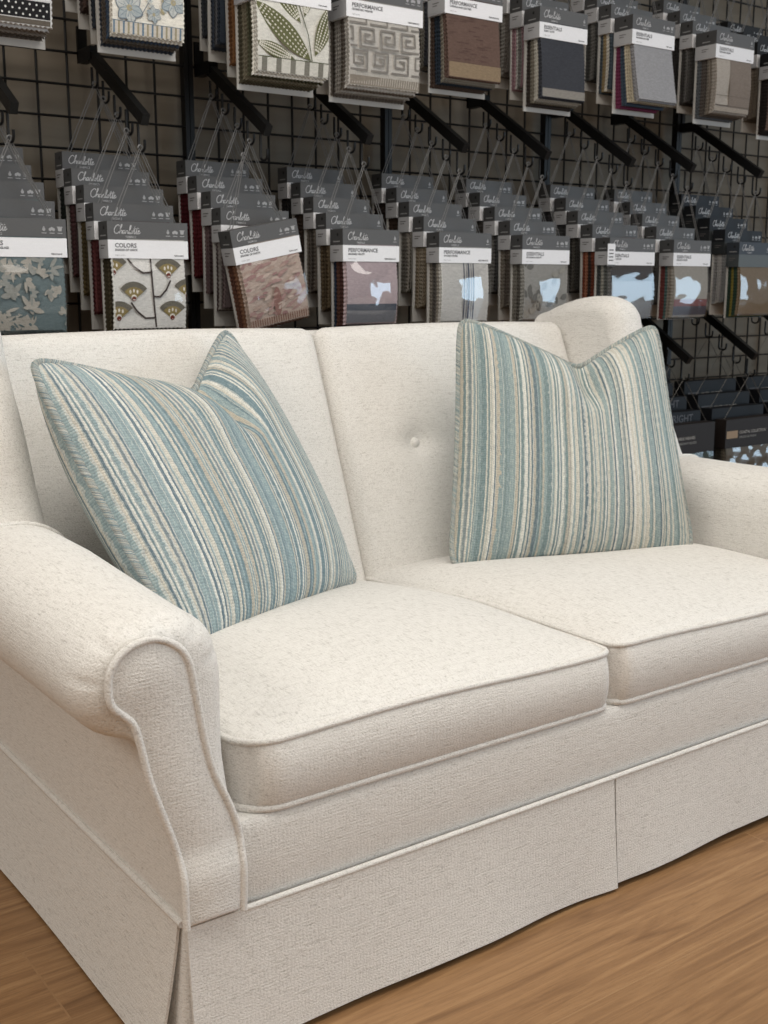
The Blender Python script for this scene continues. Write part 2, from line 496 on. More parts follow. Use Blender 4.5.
# outside back
b = rounded_box(-0.76, 0.76, 0.86, 1.06, 0.18, 0.62, 0.03, (10, 6, 8)); b.build('outside_back', CR, sofa)
def ob(p, q): return (p.x, p.y + (p.z - 0.55) * 0.25, p.z)
rounded_box(-0.74, 0.74, 0.955, 1.03, 0.40, 0.895, 0.03, (10, 6, 8), ob).build('outside_back', CR, sofa)

# arms
body = [(-.708, .205), (-.706, .28), (-.702, .33), (-.702, .37), (-.702, .42), (-.700, .47), (-.699, .52), (-.713, .570), (-.750, .598), (-.80, .606),
        (-.85, .599), (-.888, .573), (-.905, .535), (-.898, .498), (-.868, .464), (-.826, .447), (-.798, .410), (-.788, .36), (-.784, .314), (-.783, .279), (-.783, .205)]
front = [(-.708, .207), (-.706, .28), (-.708, .316), (-.721, .355), (-.740, .401), (-.752, .45), (-.762, .512), (-.770, .553), (-.787, .575), (-.815, .587),
         (-.847, .580), (-.866, .561), (-.871, .535), (-.866, .514), (-.843, .489), (-.834, .458), (-.824, .41), (-.808, .359), (-.794, .314), (-.788, .279), (-.788, .207)]
def ring(pts, n=6):
    P = crom(pts, n)           # open: straight line closes the bottom
    return [np.array(p) for p in P]
def arm(s):
    RB, RF = ring(body), ring(front)
    if s > 0:
        RB = [p * [-1, 1] for p in RB][::-1]; RF = [p * [-1, 1] for p in RF][::-1]
    N = len(RB); b = MB(); secs = []
    def fy(z):           # the lower part of the arm front stands forward
        return -0.010 * (1 - sm(0.26, 0.31, z)) + 0.002
    for k in range(0, 9):
        a = k / 8 * PI / 2
        e = math.cos(a) ** 1.0          # 1 at the very front
        y = 0.062 * (1 - math.sin(PI / 2 - a) ** 1.0) if False else 0.06 * (1 - math.cos(a)) 
        f = 1 - math.sin(a)             # share of the front outline
        secs.append((f, y))
    secs = [(f, y) for f, y in secs]
    ys = [(f, y + 0.004) for f, y in secs] + [(0, 0.12), (0, 0.25), (0, 0.4), (0, 0.55), (0, 0.68), (0, 0.82), (0, 0.98)]
    o = 0
    for f, y in ys:
        for p, q in zip(RB, RF):
            g = p * (1 - f) + q * f
            dz = (0.024 * sm(0.03, 0.5, y) if s < 0 else -0.006 * sm(0.03, 0.4, y)) * sm(0.47, 0.58, g[1])
            if g[1] > 0.49:      # gathers round the roll
                an = math.atan2(g[1] - 0.53, abs(g[0]) - 0.812)
                cr = sum(math.exp(-((an - a0) / 0.045) ** 2) for a0 in (-0.55, 0.15, 0.75, 1.3, 1.9, 2.5, 3.0)) * 0.0045 * math.sin(PI * min(1, f * 1.1 + 0.02)) if f > 0 else 0
                cc = np.array([math.copysign(0.812, g[0]), 0.53]); g = cc + (g - cc) * (1 - cr / 0.075)
            b.v.append((g[0], y + fy(g[1]) * (1 - sm(0.02, 0.12, y)) , g[1] + dz))
    for i in range(len(ys) - 1):
        for j in range(N):
            j2 = (j + 1) % N
            b.face((i * N + j, i * N + j2, (i + 1) * N + j2, (i + 1) * N + j)[::-1])
    b.face([j for j in range(N)])
    b.face([(len(ys) - 1) * N + j for j in reversed(range(N))])
    ao = b.build('arm', CR, sofa, True, 60)
    # front panel
    ins = []
    C = [np.array(p) for p in RF]
    def inset(C, d):
        out = []; k = len(C)
        area = sum(C[i][0] * C[(i + 1) % k][1] - C[(i + 1) % k][0] * C[i][1] for i in range(k))
        sg = 1 if area > 0 else -1
        for i in range(k):
            t = C[(i + 1) % k] - C[i - 1]; t = t / (np.hypot(*t) + 1e-9)
            out.append(C[i] + sg * d * np.array([-t[1], t[0]]))
        return out
    p = MB(); layers = [(0.0, 0.006), (0.0, -0.004), (0.001, -0.007), (0.004, -0.009)]
    for d, y in layers:
        for g in inset(C, d): p.v.append((g[0], y + fy(g[1]), g[1]))
    k = len(C)
    for i in range(len(layers) - 1):
        for j in range(k):
            j2 = (j + 1) % k
            p.face((i * k + j, i * k + j2, (i + 1) * k + j2, (i + 1) * k + j))
    # fill: join opposite sides row by row so the panel can follow the forward step
    o = (len(layers) - 1) * k
    for j in range(k // 2 - 1):
        p.face((o + j, o + j + 1, o + k - 2 - j, o + k - 1 - j))
    po = p.build('front_panel', CR, ao, True, 60)
    pp = [(g[0], -0.0075 + fy(g[1]), g[1]) for g in inset(C, -0.001)]
    t = MB(); t.tube(pp, 0.0050, 8); t.build('piping', CR, po)
    q = MB(); ys = 0.548
    dzs = (0.024 if s < 0 else -0.006)
    q.tube([(g[0], ys + 0.02 * sm(0.60, 0.48, g[1]), g[1] + dzs * sm(0.47, 0.58, g[1]) + 0.001) for g in RB if 0.44 < g[1] and (abs(g[0]) < 0.80 or g[1] > 0.5)], 0.0042, 8); q.build('seam_welt', CR, ao)
    return ao
arm(-1); arm(1)

# wings
def wing(s):
    prof = [(1.00, .50), (.80, .50), (.60, .52), (.553, .575), (.575, .625), (.607, .685), (.640, .745), (.672, .80), (.703, .855), (.722, .90), (.735, .935), (.765, .962), (.82, .972),
            (.90, .962), (.985, .935), (1.035, .90), (1.03, .72)]
    C = [np.array(p) for p in crom(prof, 5, True)]
    k = len(C)
    area = sum(C[i][0] * C[(i + 1) % k][1] - C[(i + 1) % k][0] * C[i][1] for i in range(k)); sg = 1 if area > 0 else -1
    nrm = []
    for i in range(k):
        t = C[(i + 1) % k] - C[i - 1]; t /= (np.hypot(*t) + 1e-9); nrm.append(sg * np.array([-t[1], t[0]]))
    T = 0.115; b = MB(); L = []
    for i in range(9): a = i / 8 * PI / 2; L.append((-T / 2 + 0.055 * (1 - math.sin(a)) , 0.046 * (1 - math.cos(a))))
    L = [(-T / 2 + 0.050 * (1 - math.cos(i / 8 * PI / 2)), 0.042 * (1 - math.sin(i / 8 * PI / 2))) for i in range(9)]
    L = L + [(-x, d) for x, d in reversed(L)]
    for x, d in L:
        for g, n in zip(C, nrm):
            q = g + n * d
            h = sm(0.55, 0.95, q[1])
            xo = (0.776 if s < 0 else 0.790) + 0.012 * h + 0.016 * sm(0.9, 0.6, q[0]) * h
            b.v.append((s * (xo + x), q[0] - (0.045 * sm(0.62, 0.80, q[1]) * sm(0.95, 0.80, q[0]) if s < 0 else 0), q[1]))
    for i in range(len(L) - 1):
        for j in range(k):
            j2 = (j + 1) % k
            f = (i * k + j, i * k + j2, (i + 1) * k + j2, (i + 1) * k + j)
            b.face(f if s < 0 else f[::-1])
    b.face([j for j in range(k)] if s > 0 else [j for j in reversed(range(k))]); e = (len(L) - 1) * k
    b.face([e + j for j in reversed(range(k))] if s > 0 else [e + j for j in range(k)])
    wo = b.build('wing', CR, sofa, True, 70)
wing(-1); wing(1)

# skirt
def sheet(path, z0, z1, flare, wave, name, lift=None, n=48, parent=None):
    """cloth hanging from a horizontal path ((x,y),(x,y)) with outward direction flare"""
    (xa, ya), (xb, yb) = path
    d = Vector((xb - xa, yb - ya, 0)); out = Vector((d.y, -d.x, 0)).normalized()
    b = MB()
    def fn(side):
        def g(u, v):
            t = v
            off = flare * t ** 1.2 + wave(u) * t ** 1.5 + side
            p = Vector((xa, ya, 0)) + d * u + out * off
            zb = z1 + (lift(u) if lift else 0)
            return (p.x, p.y, z0 + (zb - z0) * t)
        return g
    o1 = b.grid(fn(0.0), n, 12); o2 = b.grid(fn(-0.004), n, 12)
    W = n + 1
    nf = len(b.f) // 2
    b.f[nf:] = [f[::-1] for f in b.f[nf:]]
    for i in range(n):
        a = 12 * W + i
        b.face((o1 + a, o2 + a, o2 + a + 1, o1 + a + 1)); b.face((o1 + i, o1 + i + 1, o2 + i + 1, o2 + i))
    for j in range(12):
        b.face((o1 + j * W, o2 + j * W, o2 + (j + 1) * W, o1 + (j + 1) * W)); e = W - 1
        b.face((o1 + j * W + e, o1 + (j + 1) * W + e, o2 + (j + 1) * W + e, o2 + j * W + e))
    return b.build(name, CR, sofa if parent is None else parent, True, 60)
ST = 0.196
sheet(((-0.783, -0.006), (-0.002, -0.004)), ST + 0.004, 0.006, 0.016, lambda u: 0.006 * sm(0.3, 0.55, u) - 0.010 * sm(0.62, 0.85, u) + 0.006 * sm(0.88, 1.0, u), 'skirt_panel',
      lambda u: 0.006 * math.sin(PI * u))
sheet(((0.002, -0.004), (0.783, -0.006)), ST + 0.004, 0.008, 0.014, lambda u: 0.003 * sm(0, 0.12, u) - 0.006 * sm(0.15, 0.4, u) + 0.008 * sm(0.55, 0.95, u), 'skirt_panel',
      lambda u: 0.004 + 0.004 * sm(0.1, 0.4, u))
sheet(((-0.783, 1.06), (-0.783, 0.022)), ST + 0.004, 0.006, 0.036, lambda u: 0.006 * math.sin(7 * u) * (1 - u), 'skirt_panel', None)
sheet(((0.783, 0.022), (0.783, 1.06)), ST + 0.004, 0.006, 0.034, lambda u: 0.006 * math.sin(7 * u) * u, 'skirt_panel', None)
# pleat underlays behind the slits
sheet(((-0.10, 0.006), (0.10, 0.006)), ST - 0.005, 0.03, 0.0, lambda u: 0, 'pleat_underlay', None, 6)
b = MB()
for s in (-1, 1):
    pass
def underlay(s):
    b = MB()
    path = [(-0.70, 0.006), (-0.766, 0.006), (-0.774, 0.012), (-0.778, 0.03), (-0.778, 0.10)]
    def g(u, v):
        k = u * (len(path) - 1); i = min(int(k), len(path) - 2); f = k - i
        x = path[i][0] * (1 - f) + path[i + 1][0] * f; y = path[i][1] * (1 - f) + path[i + 1][1] * f
        return (-s * (x - 0.016 * v * sm(0.4, 0.6, u)), y - 0.006 * v * (1 - sm(0.4, 0.8, u)), ST - 0.004 + (0.012 - ST) * v)
    b.grid(g, 16, 6)
    b.build('pleat_underlay', CR, sofa, True, 60)
underlay(-1); underlay(1)
# black block stands in for shade under the seat, so the skirt slit reads black
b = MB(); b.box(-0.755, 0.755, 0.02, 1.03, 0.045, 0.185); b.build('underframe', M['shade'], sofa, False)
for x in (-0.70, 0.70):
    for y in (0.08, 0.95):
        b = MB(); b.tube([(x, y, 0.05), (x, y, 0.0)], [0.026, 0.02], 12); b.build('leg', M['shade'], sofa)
# welt along the skirt top
t = MB(); t.tube([(-0.70 + 1.40 * i / 40, -0.0028, ST + 0.002) for i in range(41)], 0.0044, 8); t.build('skirt_welt', CR, sofa)
for s in (-1, 1):
    t = MB(); t.tube([(s * 0.785, 0.004 + 1.05 * i / 20, ST + 0.006) for i in range(21)], 0.0055, 8); t.build('skirt_welt', CR, sofa)
    b = rounded_box(min(s * 0.725, s * 0.777), max(s * 0.725, s * 0.777), 0.10, 1.05, 0.18, 0.46, 0.01, (4, 10, 6)); b.build('outside_arm', CR, sofa)

# ---------------------------------------------------------------- throw pillows
def pillow(label, TLc, TRc, BRc, BLc, T, chop, mat, edge_in, backk):
    cs = [Vector(p) + SO for p in (TLc, TRc, BRc, BLc)]
    ctr = sum(cs, Vector()) / 4
    root = thing('throw_pillow', label, 'pillow', ctr, group='striped throw pillows')
    TL, TR, BR, BLw = [p - ctr for p in cs]
    nrm = (TR - BLw).cross(TL - BR).normalized()
    if nrm.y > 0: nrm = -nrm            # out towards the viewer
    uc, D, wl, wr = chop
    def flat(u, v):     # u,v in -1..1
        # chop: the top edge sinks
        w = wl if u < uc else wr
        prof = max(0.0, 1 - abs(u - uc) / w); prof = prof ** 1.15
        if abs(u - uc) < 0.06: prof = max(0, 1 - 0.06 / w) ** 1.15 + (prof - max(0, 1 - 0.06 / w) ** 1.15) * 0.55
        dv = D * prof * sm(-0.55, 1.0, v) ** 1.3
        vv = v - dv
        # edges drawn in between the corners
        uu = u * (1 - edge_in[0] * (1 - vv * vv)) ; vv2 = vv * (1 - edge_in[1] * (1 - u * u) * (1 if v < 0 else 0.3))
        # round the very corners
        kk = (abs(u) * abs(v)) ** 9; uu *= 1 - 0.035 * kk; vv2 *= 1 - 0.035 * kk
        a, c = (uu + 1) / 2, (vv2 + 1) / 2
        return (BLw * (1 - a) + BR * a) * (1 - c) + (TL * (1 - a) + TR * a) * c
    def thick(u, v):
        t = T * (max(0, 1 - abs(u) ** 2.6) ** 0.58) * (max(0, 1 - abs(v) ** 2.6) ** 0.58)
        crease = math.exp(-((u - uc - 0.10 * (1 - v) * 0) / 0.10) ** 2) * sm(0.25, 0.95, v)
        t *= 1 - 0.75 * crease
        t *= 1 + 0.22 * math.exp(-((u - uc + 0.32) / 0.2) ** 2) * sm(0.1, 0.8, v) + 0.16 * math.exp(-((u - uc - 0.30) / 0.18) ** 2) * sm(0.1, 0.8, v)
        return t
    def su(i): return math.copysign(abs(2 * i - 1) ** 0.85, 2 * i - 1)
    b = MB(); N = 64
    def pt(side):
        def g(i, j):
            u, v = su(i), su(j)
            return flat(u, v) + nrm * (side * thick(u, v) * (1.0 if side > 0 else backk * (1 + 0.35 * max(0, -u))))
        return g
    b.grid(pt(1), N, N, uvs=lambda a, c: ((su(a) + 1) / 2, (su(c) + 1) / 2))
    nf = len(b.f)
    b.grid(pt(-1), N, N, uvs=lambda a, c: ((su(a) + 1) / 2, (su(c) + 1) / 2))
    for k in range(nf, len(b.f)):
        b.f[k] = b.f[k][::-1]; b.uv[k] = b.uv[k][::-1]
    # normals outward?
    b.build('cover', mat, root, True, 0)
    pts = []
    K = 60
    for i in range(K): pts.append((-1 + 2 * i / K, 1))
    for i in range(K): pts.append((1, 1 - 2 * i / K))
    for i in range(K): pts.append((1 - 2 * i / K, -1))
    for i in range(K): pts.append((-1, -1 + 2 * i / K))
    P = [flat(u, v) for u, v in pts]
    # soften the corners
    for _ in range(3): P = [(P[i - 1] + P[i] * 2 + P[(i + 1) % len(P)]) / 4 for i in range(len(P))]
    t = MB(); r = 0.0068; n = 8
    t.tube(P, r, n, True)
    tot = len(P)
    for fi in range(len(t.f)):
        i, j = divmod(fi, n)
        tw = 2.6 / n
        t.uv[fi] = [((i * 0.085 + j * tw * .1) % 7, 0.1), ((i * 0.085 + (j + 1) * tw * .1) % 7, .1), (((i + 1) * 0.085 + (j + 1) * tw * .1) % 7, .2), (((i + 1) * 0.085 + j * tw * .1) % 7, .2)]
    t.build('piping', mat, root, True, 0)
    return root
pillow('blue and cream striped throw pillow leaning into the left arm, near corner of the loveseat',
       (-.738, .602, .884), (-.246, .844, .916), (-.108, .584, .424), (-.596, .345, .432), 0.092, (0.24, 0.44, 1.25, 0.76), M['stripeL'], (-0.03, 0.01), 1.25)
pillow('blue and cream striped throw pillow standing upright beside the right arm of the loveseat',
       (.266, .739, .928), (.672, .533, .915), (.608, .343, .434), (.104, .562, .424), 0.094, (0.16, 0.42, 1.12, 0.86), M['stripeR'], (0.03, 0.02), 0.8)

# ---------------------------------------------------------------- wire grid wall
GY = 2.823; GP = 0.6357; GX0 = 1.423
pan_label = {-2: 'black wire grid panel at the far left end of the display wall', -1: 'black wire grid panel left of the post beside the fan-print book', 0: 'black wire grid panel behind the rust chenille and pink sample books',
             1: 'black wire grid panel behind the navy-striped sample book', 2: 'black wire grid panel behind the grey and black-topped sample books', 3: 'black wire grid panel behind the dark-headed sample books', 4: 'black wire grid panel beyond the rightmost books'}
for k in range(-1, 4):
    x0 = GX0 + GP * k
    root = thing('wire_grid_panel', pan_label[k], 'grid panel', (x0, GY, 0), group='wire grid wall panels')
    f = MB()
    f.box(0.001, 0.0125, -0.012, 0.012, 0.02, 2.3); f.box(GP - 0.0125, GP - 0.001, -0.012, 0.012, 0.02, 2.3)
    f.box(0.001, GP - 0.001, -0.008, 0.008, 2.28, 2.3); f.box(0.001, GP - 0.001, -0.008, 0.008, 0.02, 0.04)
    f.build('frame', M['black'], root, False)
    w = MB()
    for i in range(1, 8):
        x = 0.0132 + 0.0762 * i
        w.tube([(x, 0.003, 0.03), (x, 0.003, 2.29)], 0.0033, 6, cap=False)
    for j in range(-21, 11):
        z = 1.549 + 0.0745 * j
        if 0.03 < z < 2.28: w.tube([(0.01, -0.003, z), (GP - 0.01, -0.003, z)], 0.0033, 6, cap=False)
    w.build('wires', M['hook'], root)
# hang the panels on the wall with clips (one part each)

# ---------------------------------------------------------------- lettering
def font_mesh(text, size, bold=0.0):
    cu = bpy.data.curves.new('t', 'FONT'); cu.body = text; cu.size = size; cu.offset = bold; cu.resolution_u = 2
    ob = bpy.data.objects.new('t', cu); COL.objects.link(ob)
    dg = bpy.context.evaluated_depsgraph_get(); dg.update()
    me = ob.evaluated_get(dg).to_mesh()
    V = [(v.co.x, v.co.y) for v in me.vertices]; F = [tuple(p.vertices) for p in me.polygons]
    ob.evaluated_get(dg).to_mesh_clear()
    bpy.data.objects.remove(ob); bpy.data.curves.remove(cu)
    return V, F
_fc = {}
def put_text(b, text, x, z, size, y, col, mat=0, bold=0.0, right=False, flip=None):
    key = (text, size, bold)
    if key not in _fc: _fc[key] = font_mesh(text, size, bold)
    V, F = _fc[key]
    dx = -max(v[0] for v in V) if right else 0
    if flip is None: b.add([(x + dx + v[0], y, z + v[1]) for v in V], F, col, mat)
    else: b.add([(flip, y - (v[0] + dx) , z + v[1]) for v in V], F, col, mat)
SCRIPT = [
    [(1.7, 2.2), (1.25, 2.65), (.5, 2.2), (.1, 1.2), (.4, .25), (1.1, 0), (1.75, .5), (2.2, 1.6), (2.5, 2.6), (2.25, 2.7), (2.05, 1.5), (1.95, 0)],
    [(2.0, .5), (2.5, 1), (2.78, .8), (2.72, .15), (3.0, .1), (3.3, .3)],
    [(3.75, .9), (3.3, 1), (3.0, .5), (3.2, 0), (3.6, .3), (3.8, 1), (3.75, .2), (4.0, .1), (4.3, 1), (4.45, .85), (4.8, .8), (4.72, .15), (5.0, .1), (5.5, 1.6), (5.55, 2.5), (5.25, 2.2), (5.25, .3), (5.55, 0), (5.75, .5), (6.1, 1), (6.4, .5), (6.05, 0), (5.8, .4), (6.1, .95), (6.6, .9), (6.95, 2.2), (6.88, .2), (7.1, 0), (7.45, .5), (7.75, 2.2), (7.65, .2), (7.95, 0), (8.25, .5), (8.6, .9), (8.35, 1.05), (8.12, .5), (8.4, 0), (9.0, .5)],
    [(6.5, 1.55), (8.3, 1.7)]]
SCRIPT = [crom(s, 5) for s in SCRIPT]
def script(b, x, z, h, y, col, mat=0, flip=None, word=True):
    k = h / 2.7
    for s in SCRIPT:
        pts = [(p[0] * k + p[1] * k * 0.18, p[1] * k) for p in s]
        if flip is None: b.ribbon([(x + p[0], z + p[1]) for p in pts], 0.24 * k, y, col, mat)
    put_text(b, 'FABRICS', x + 4.0 * k, z - 1.3 * k, 0.95 * k, y, col, mat)

WHITE, DIM = (0.50, 0.50, 0.51), (0.16, 0.16, 0.17)
def icons(b, x, z, y, n, col):
    for i in range(n):
        cx = x + i * 0.0175; s = 0.0045
        if i % 3 == 0:   # droplet
            b.poly([(cx + s * math.cos(a) * .8, z + s * math.sin(a) * .8) for a in [k * PI / 5 for k in range(10)]], y, col)
            b.poly([(cx - s * .7, z + s * .4), (cx + s * .7, z + s * .4), (cx, z + s * 1.6)], y, col)
        elif i % 3 == 1:  # cloud
            for q in (-.8, 0, .8): b.poly([(cx + q * s + s * .75 * math.cos(k * PI / 5), z + s * .75 * math.sin(k * PI / 5) + (s * .4 if q == 0 else 0)) for k in range(10)], y - 0.00002 * q, col)
        else:            # wash tub
            b.poly([(cx - s * 1.1, z + s), (cx - s * .8, z - s * .7), (cx + s * .8, z - s * .7), (cx + s * 1.1, z + s)], y, col)
            b.ribbon([(cx - s * 1.4, z + s * 1.2), (cx + s * 1.4, z + s * 1.2)], s * .3, y, col)
        b.ribbon([(cx - s * 1.2, z - s * 1.7), (cx + s * 1.2, z - s * 1.7)], s * .35, y, col)

# ---------------------------------------------------------------- sample books
def L_(c): return lin(c)
DARKGREY, LABELW = L_((90, 90, 91)), L_((232, 232, 235))

def zig(x0, x1, z0, z1, tooth=0.0050, amp=0.0026):
    """outline with pinked edges, counter-clockwise seen from the front"""
    pts = []
    nx = max(4, int((x1 - x0) / tooth)); nz = max(4, int((z1 - z0) / tooth))
    for i in range(nx): pts.append((x0 + (x1 - x0) * i / nx, z0 + (amp if i % 2 else 0)))
    for i in range(nz): pts.append((x1 - (amp if i % 2 else 0), z0 + (z1 - z0) * i / nz))
    pts.append((x1, z1)); pts.append((x0, z1))
    for i in range(1, nz): pts.append((x0 + (amp if i % 2 else 0), z1 - (z1 - z0) * i / nz))
    return pts

def stack(b, w, z0, z1, y0, y1, cols, r, bend=0.0, n=11, fan=0.0):
    """pile of pinked swatches, back (y1) to front (y0); returns the front face depth function"""
    for i in range(n):
        t = i / (n - 1)
        ya = y1 + (y0 - y1) * t; th = abs(y1 - y0) / n * 0.86
        c = cols[min(len(cols) - 1, int(t * len(cols)))]
        g = 0.82 + 0.36 * r.rand()
        c = tuple(min(1, v * g) for v in c)
        dx = (r.rand() - .5) * 0.006; dz = fan * (n - 1 - i) * -0.0016 + (r.rand() - .5) * 0.006 if i < n - 1 else 0
        O = zig(-w / 2 + dx, w / 2 + dx, z0 + dz, z1)
        k = len(O)
        def yy(z, y): 
            q = (z1 - z) / (z1 - z0)
            return y - bend * q * q * (0.2 + 0.8 * t) - 0.006 * math.sin(PI * min(1, q)) * t
        vs = [(p[0], yy(p[1], ya), p[1]) for p in O] + [(p[0], yy(p[1], ya + th), p[1]) for p in O]
        b.add(vs, [tuple(range(k)), tuple(range(2 * k - 1, k - 1, -1))] + [(j, k + j, k + (j + 1) % k, (j + 1) % k)[::1] for j in range(k)], c, 0)
    return y0

def ell(cx, cz, a, c, ang, n=14):
    ca, sa = math.cos(ang), math.sin(ang)
    return [(cx + a * math.cos(t) * ca - c * math.sin(t) * sa, cz + a * math.cos(t) * sa + c * math.sin(t) * ca) for t in [2 * PI * i / n for i in range(n)]]
def leaf(cx, cz, L, W, ang, n=9):
    ca, sa = math.cos(ang), math.sin(ang); P = []
    for i in range(n): t = i / (n - 1); P.append((t * L, W * math.sin(PI * t) ** .8))
    for i in range(n - 2, 0, -1): t = i / (n - 1); P.append((t * L, -W * math.sin(PI * t) ** .8))
    return [(cx + p[0] * ca - p[1] * sa, cz + p[0] * sa + p[1] * ca) for p in P]
def clip(P, x0, x1, z0, z1):
    for ax, lim, sg in ((0, x0, 1), (0, x1, -1), (1, z0, 1), (1, z1, -1)):
        out = []
        for i in range(len(P)):
            a, c = P[i - 1], P[i]
            ia, ic = (a[ax] - lim) * sg >= 0, (c[ax] - lim) * sg >= 0
            if ia != ic:
                t = (lim - a[ax]) / (c[ax] - a[ax]); out.append((a[0] + (c[0] - a[0]) * t, a[1] + (c[1] - a[1]) * t))
            if ic: out.append(c)
        P = out
        if len(P) < 3: return []
    return P

class Pat:
    """printed design on the front swatch: shapes on the cloth, each a hair in front of the one below"""
    def __init__(self, b, x0, x1, z0, z1, yf):
        self.b, self.R, self.yf, self.k = b, (x0, x1, z0, z1), yf, 0
    def put(self, P, col):
        P = clip(list(P), *self.R)
        if len(P) >= 3:
            self.k += 1
            a = sum(p[0] * q[1] - q[0] * p[1] for p, q in zip(P, P[1:] + P[:1]))
            if a < 0: P = P[::-1]
            e = 0.0004 + 0.000006 * self.k
            self.b.add([(p[0], self.yf(p[1]) - e, p[1]) for p in P], [tuple(range(len(P)))], col, 0)
    def line(self, pts, w, col):
        for p, q in zip(pts[:-1], pts[1:]):
            d = np.array(q) - np.array(p); l = np.hypot(*d) + 1e-9; n = np.array([-d[1], d[0]]) / l * w / 2; e = d / l * w * 0.3
            self.put([tuple(p - n - e), tuple(q - n + e), tuple(q + n + e), tuple(p + n - e)], col)
    def rect(self, xa, xb, za, zb, col):
        n = 5
        for i in range(n): 
            a, c = za + (zb - za) * i / n, za + (zb - za) * (i + 1) / n
            self.put([(xa, a), (xb, a), (xb, c), (xa, c)], col)

def pat_seaglass(p, r):
    x0, x1, z0, z1 = p.R; c = L_((166, 162, 152)); c2 = L_((146, 148, 142)); d = L_((96, 112, 114))
    for i in range(46):
        cx, cz = x0 + (x1 - x0) * r.rand(), z0 + (z1 - z0) * r.rand()
        a0 = r.rand() * 6.28
        for k in range(r.randint(2, 6)):
            p.put(leaf(cx, cz, 0.012 + 0.022 * r.rand(), 0.0032 + .003 * r.rand(), a0 + k * 0.8), c if i % 3 else c2)
        if r.rand() < .6: p.put(ell(cx, cz, 0.004, 0.0025, a0), d)
    for i in range(16):
        cx, cz = x0 + (x1 - x0) * r.rand(), z0 + (z1 - z0) * r.rand(); p.put(leaf(cx, cz, .016, .002, r.rand() * 6.3), d)
def pat_fans(p, r):
    x0, x1, z0, z1 = p.R; W, H = x1 - x0, z1 - z0
    br, gr, ol, rd, wh = L_((66, 56, 54)), L_((104, 100, 90)), L_((142, 126, 82)), L_((112, 52, 40)), L_((226, 222, 212))
    cx = x0 + W * .53
    p.line([(cx - 0.01 * W, z1), (cx, z0 + H * .5), (cx + .04 * W, z0)], 0.0042, br)
    def branch(a, c): 
        m = ((a[0] + c[0]) / 2, min(a[1], c[1]) - 0.0)
        p.line([a, (a[0] * .6 + c[0] * .4, a[1] * .9 + c[1] * .1 - .004), (a[0] * .25 + c[0] * .75, a[1] * .45 + c[1] * .55 - .004), c], 0.004, br)
    branch((cx + .0, z0 + H * .45), (x0 + W * .78, z0 + H * .68)); branch((cx + .02 * W, z0 + H * .14), (x0 + W * .22, z0 + H * .36)); branch((cx - .0, z0 + H * .80), (x0 + W * .2, z1))
    for fx, fz in ((.26, .40), (.76, .74), (.80, .12), (1.02, .44), (.0, .78), (.05, .12)):
        X, Z = x0 + W * fx, z0 + H * fz; R = 0.041
        a0, a1 = math.radians(38), math.radians(142)
        p.put([(X, Z)] + [(X + R * math.cos(a0 + (a1 - a0) * i / 12), Z + R * math.sin(a0 + (a1 - a0) * i / 12)) for i in range(13)], gr)
        R2 = 0.029
        p.put([(X, Z)] + [(X + R2 * math.cos(a0 + (a1 - a0) * i / 12), Z + R2 * math.sin(a0 + (a1 - a0) * i / 12)) for i in range(13)], ol)
        for q in (-.6, 0, .6): p.put(ell(X + q * 0.014, Z + 0.021 - abs(q) * .004, 0.0022, 0.0042, 0), wh)
        p.put(ell(X, Z + 0.006, 0.0065, 0.0065, 0), wh); p.put(ell(X, Z + 0.003, 0.0055, 0.0055, 0), rd)
def pat_rust(p, r):
    x0, x1, z0, z1 = p.R
    for i in range(130):
        cx, cz = x0 + (x1 - x0) * r.rand(), z0 + (z1 - z0) * (0.12 + .88 * r.rand())
        c = [L_((166, 136, 130)), L_((172, 150, 138)), L_((190, 172, 160)), L_((154, 122, 118))][r.randint(4)]
        p.put(ell(cx, cz, 0.006 + 0.010 * r.rand(), 0.002 + .003 * r.rand(), r.rand() * .5), c)
    p.put(ell((x0 + x1) / 2, z0 + 0.05, 0.035, 0.011, 1.5), L_((140, 104, 96)))
    for i in range(26): p.line([(x0 + (x1 - x0) * i / 25, z0), (x0 + (x1 - x0) * i / 25, z0 + 0.016)], 0.0026, L_((134, 98, 82)))
def pat_pink(p, r):
    x0, x1, z0, z1 = p.R; p.rect(x0, x1, z0 + 0.03, z0 + 0.047, L_((66, 76, 92))); p.rect(x0, x1, z0, z0 + 0.03, L_((120, 122, 128)))
def pat_navystripe(p, r):
    x0, x1, z0, z1 = p.R; m = x0 + (x1 - x0) * .47
    for dx, w in ((0, .004), (.009, .002), (.016, .006), (.025, .002), (.033, .004)): p.rect(m + dx - w / 2, m + dx + w / 2, z0, z1, L_((70, 78, 96)))
def pat_greyleaf(p, r):
    x0, x1, z0, z1 = p.R
    for i in range(26):
        p.put(leaf(x0 + (x1 - x0) * r.rand(), z0 + (z1 - z0) * r.rand(), 0.03, 0.009, r.rand() * 6.28), L_((98, 98, 94)) if i % 3 else L_((150, 148, 140)))
def pat_blacktop(p, r):
    x0, x1, z0, z1 = p.R; p.rect(x0, x1, z0 + .105, z1, L_((40, 38, 42)))
    for i in range(40): p.put(ell(x0 + (x1 - x0) * r.rand(), z0 + .10 * r.rand(), 0.006, 0.003, r.rand() * 3), L_((110, 112, 112)))
def pat_redband(p, r):
    x0, x1, z0, z1 = p.R; p.rect(x0, x1, z0 + 0.028, z0 + 0.050, L_((112, 54, 56))); p.rect(x0, x1, z0, z0 + 0.028, L_((56, 58, 70)))
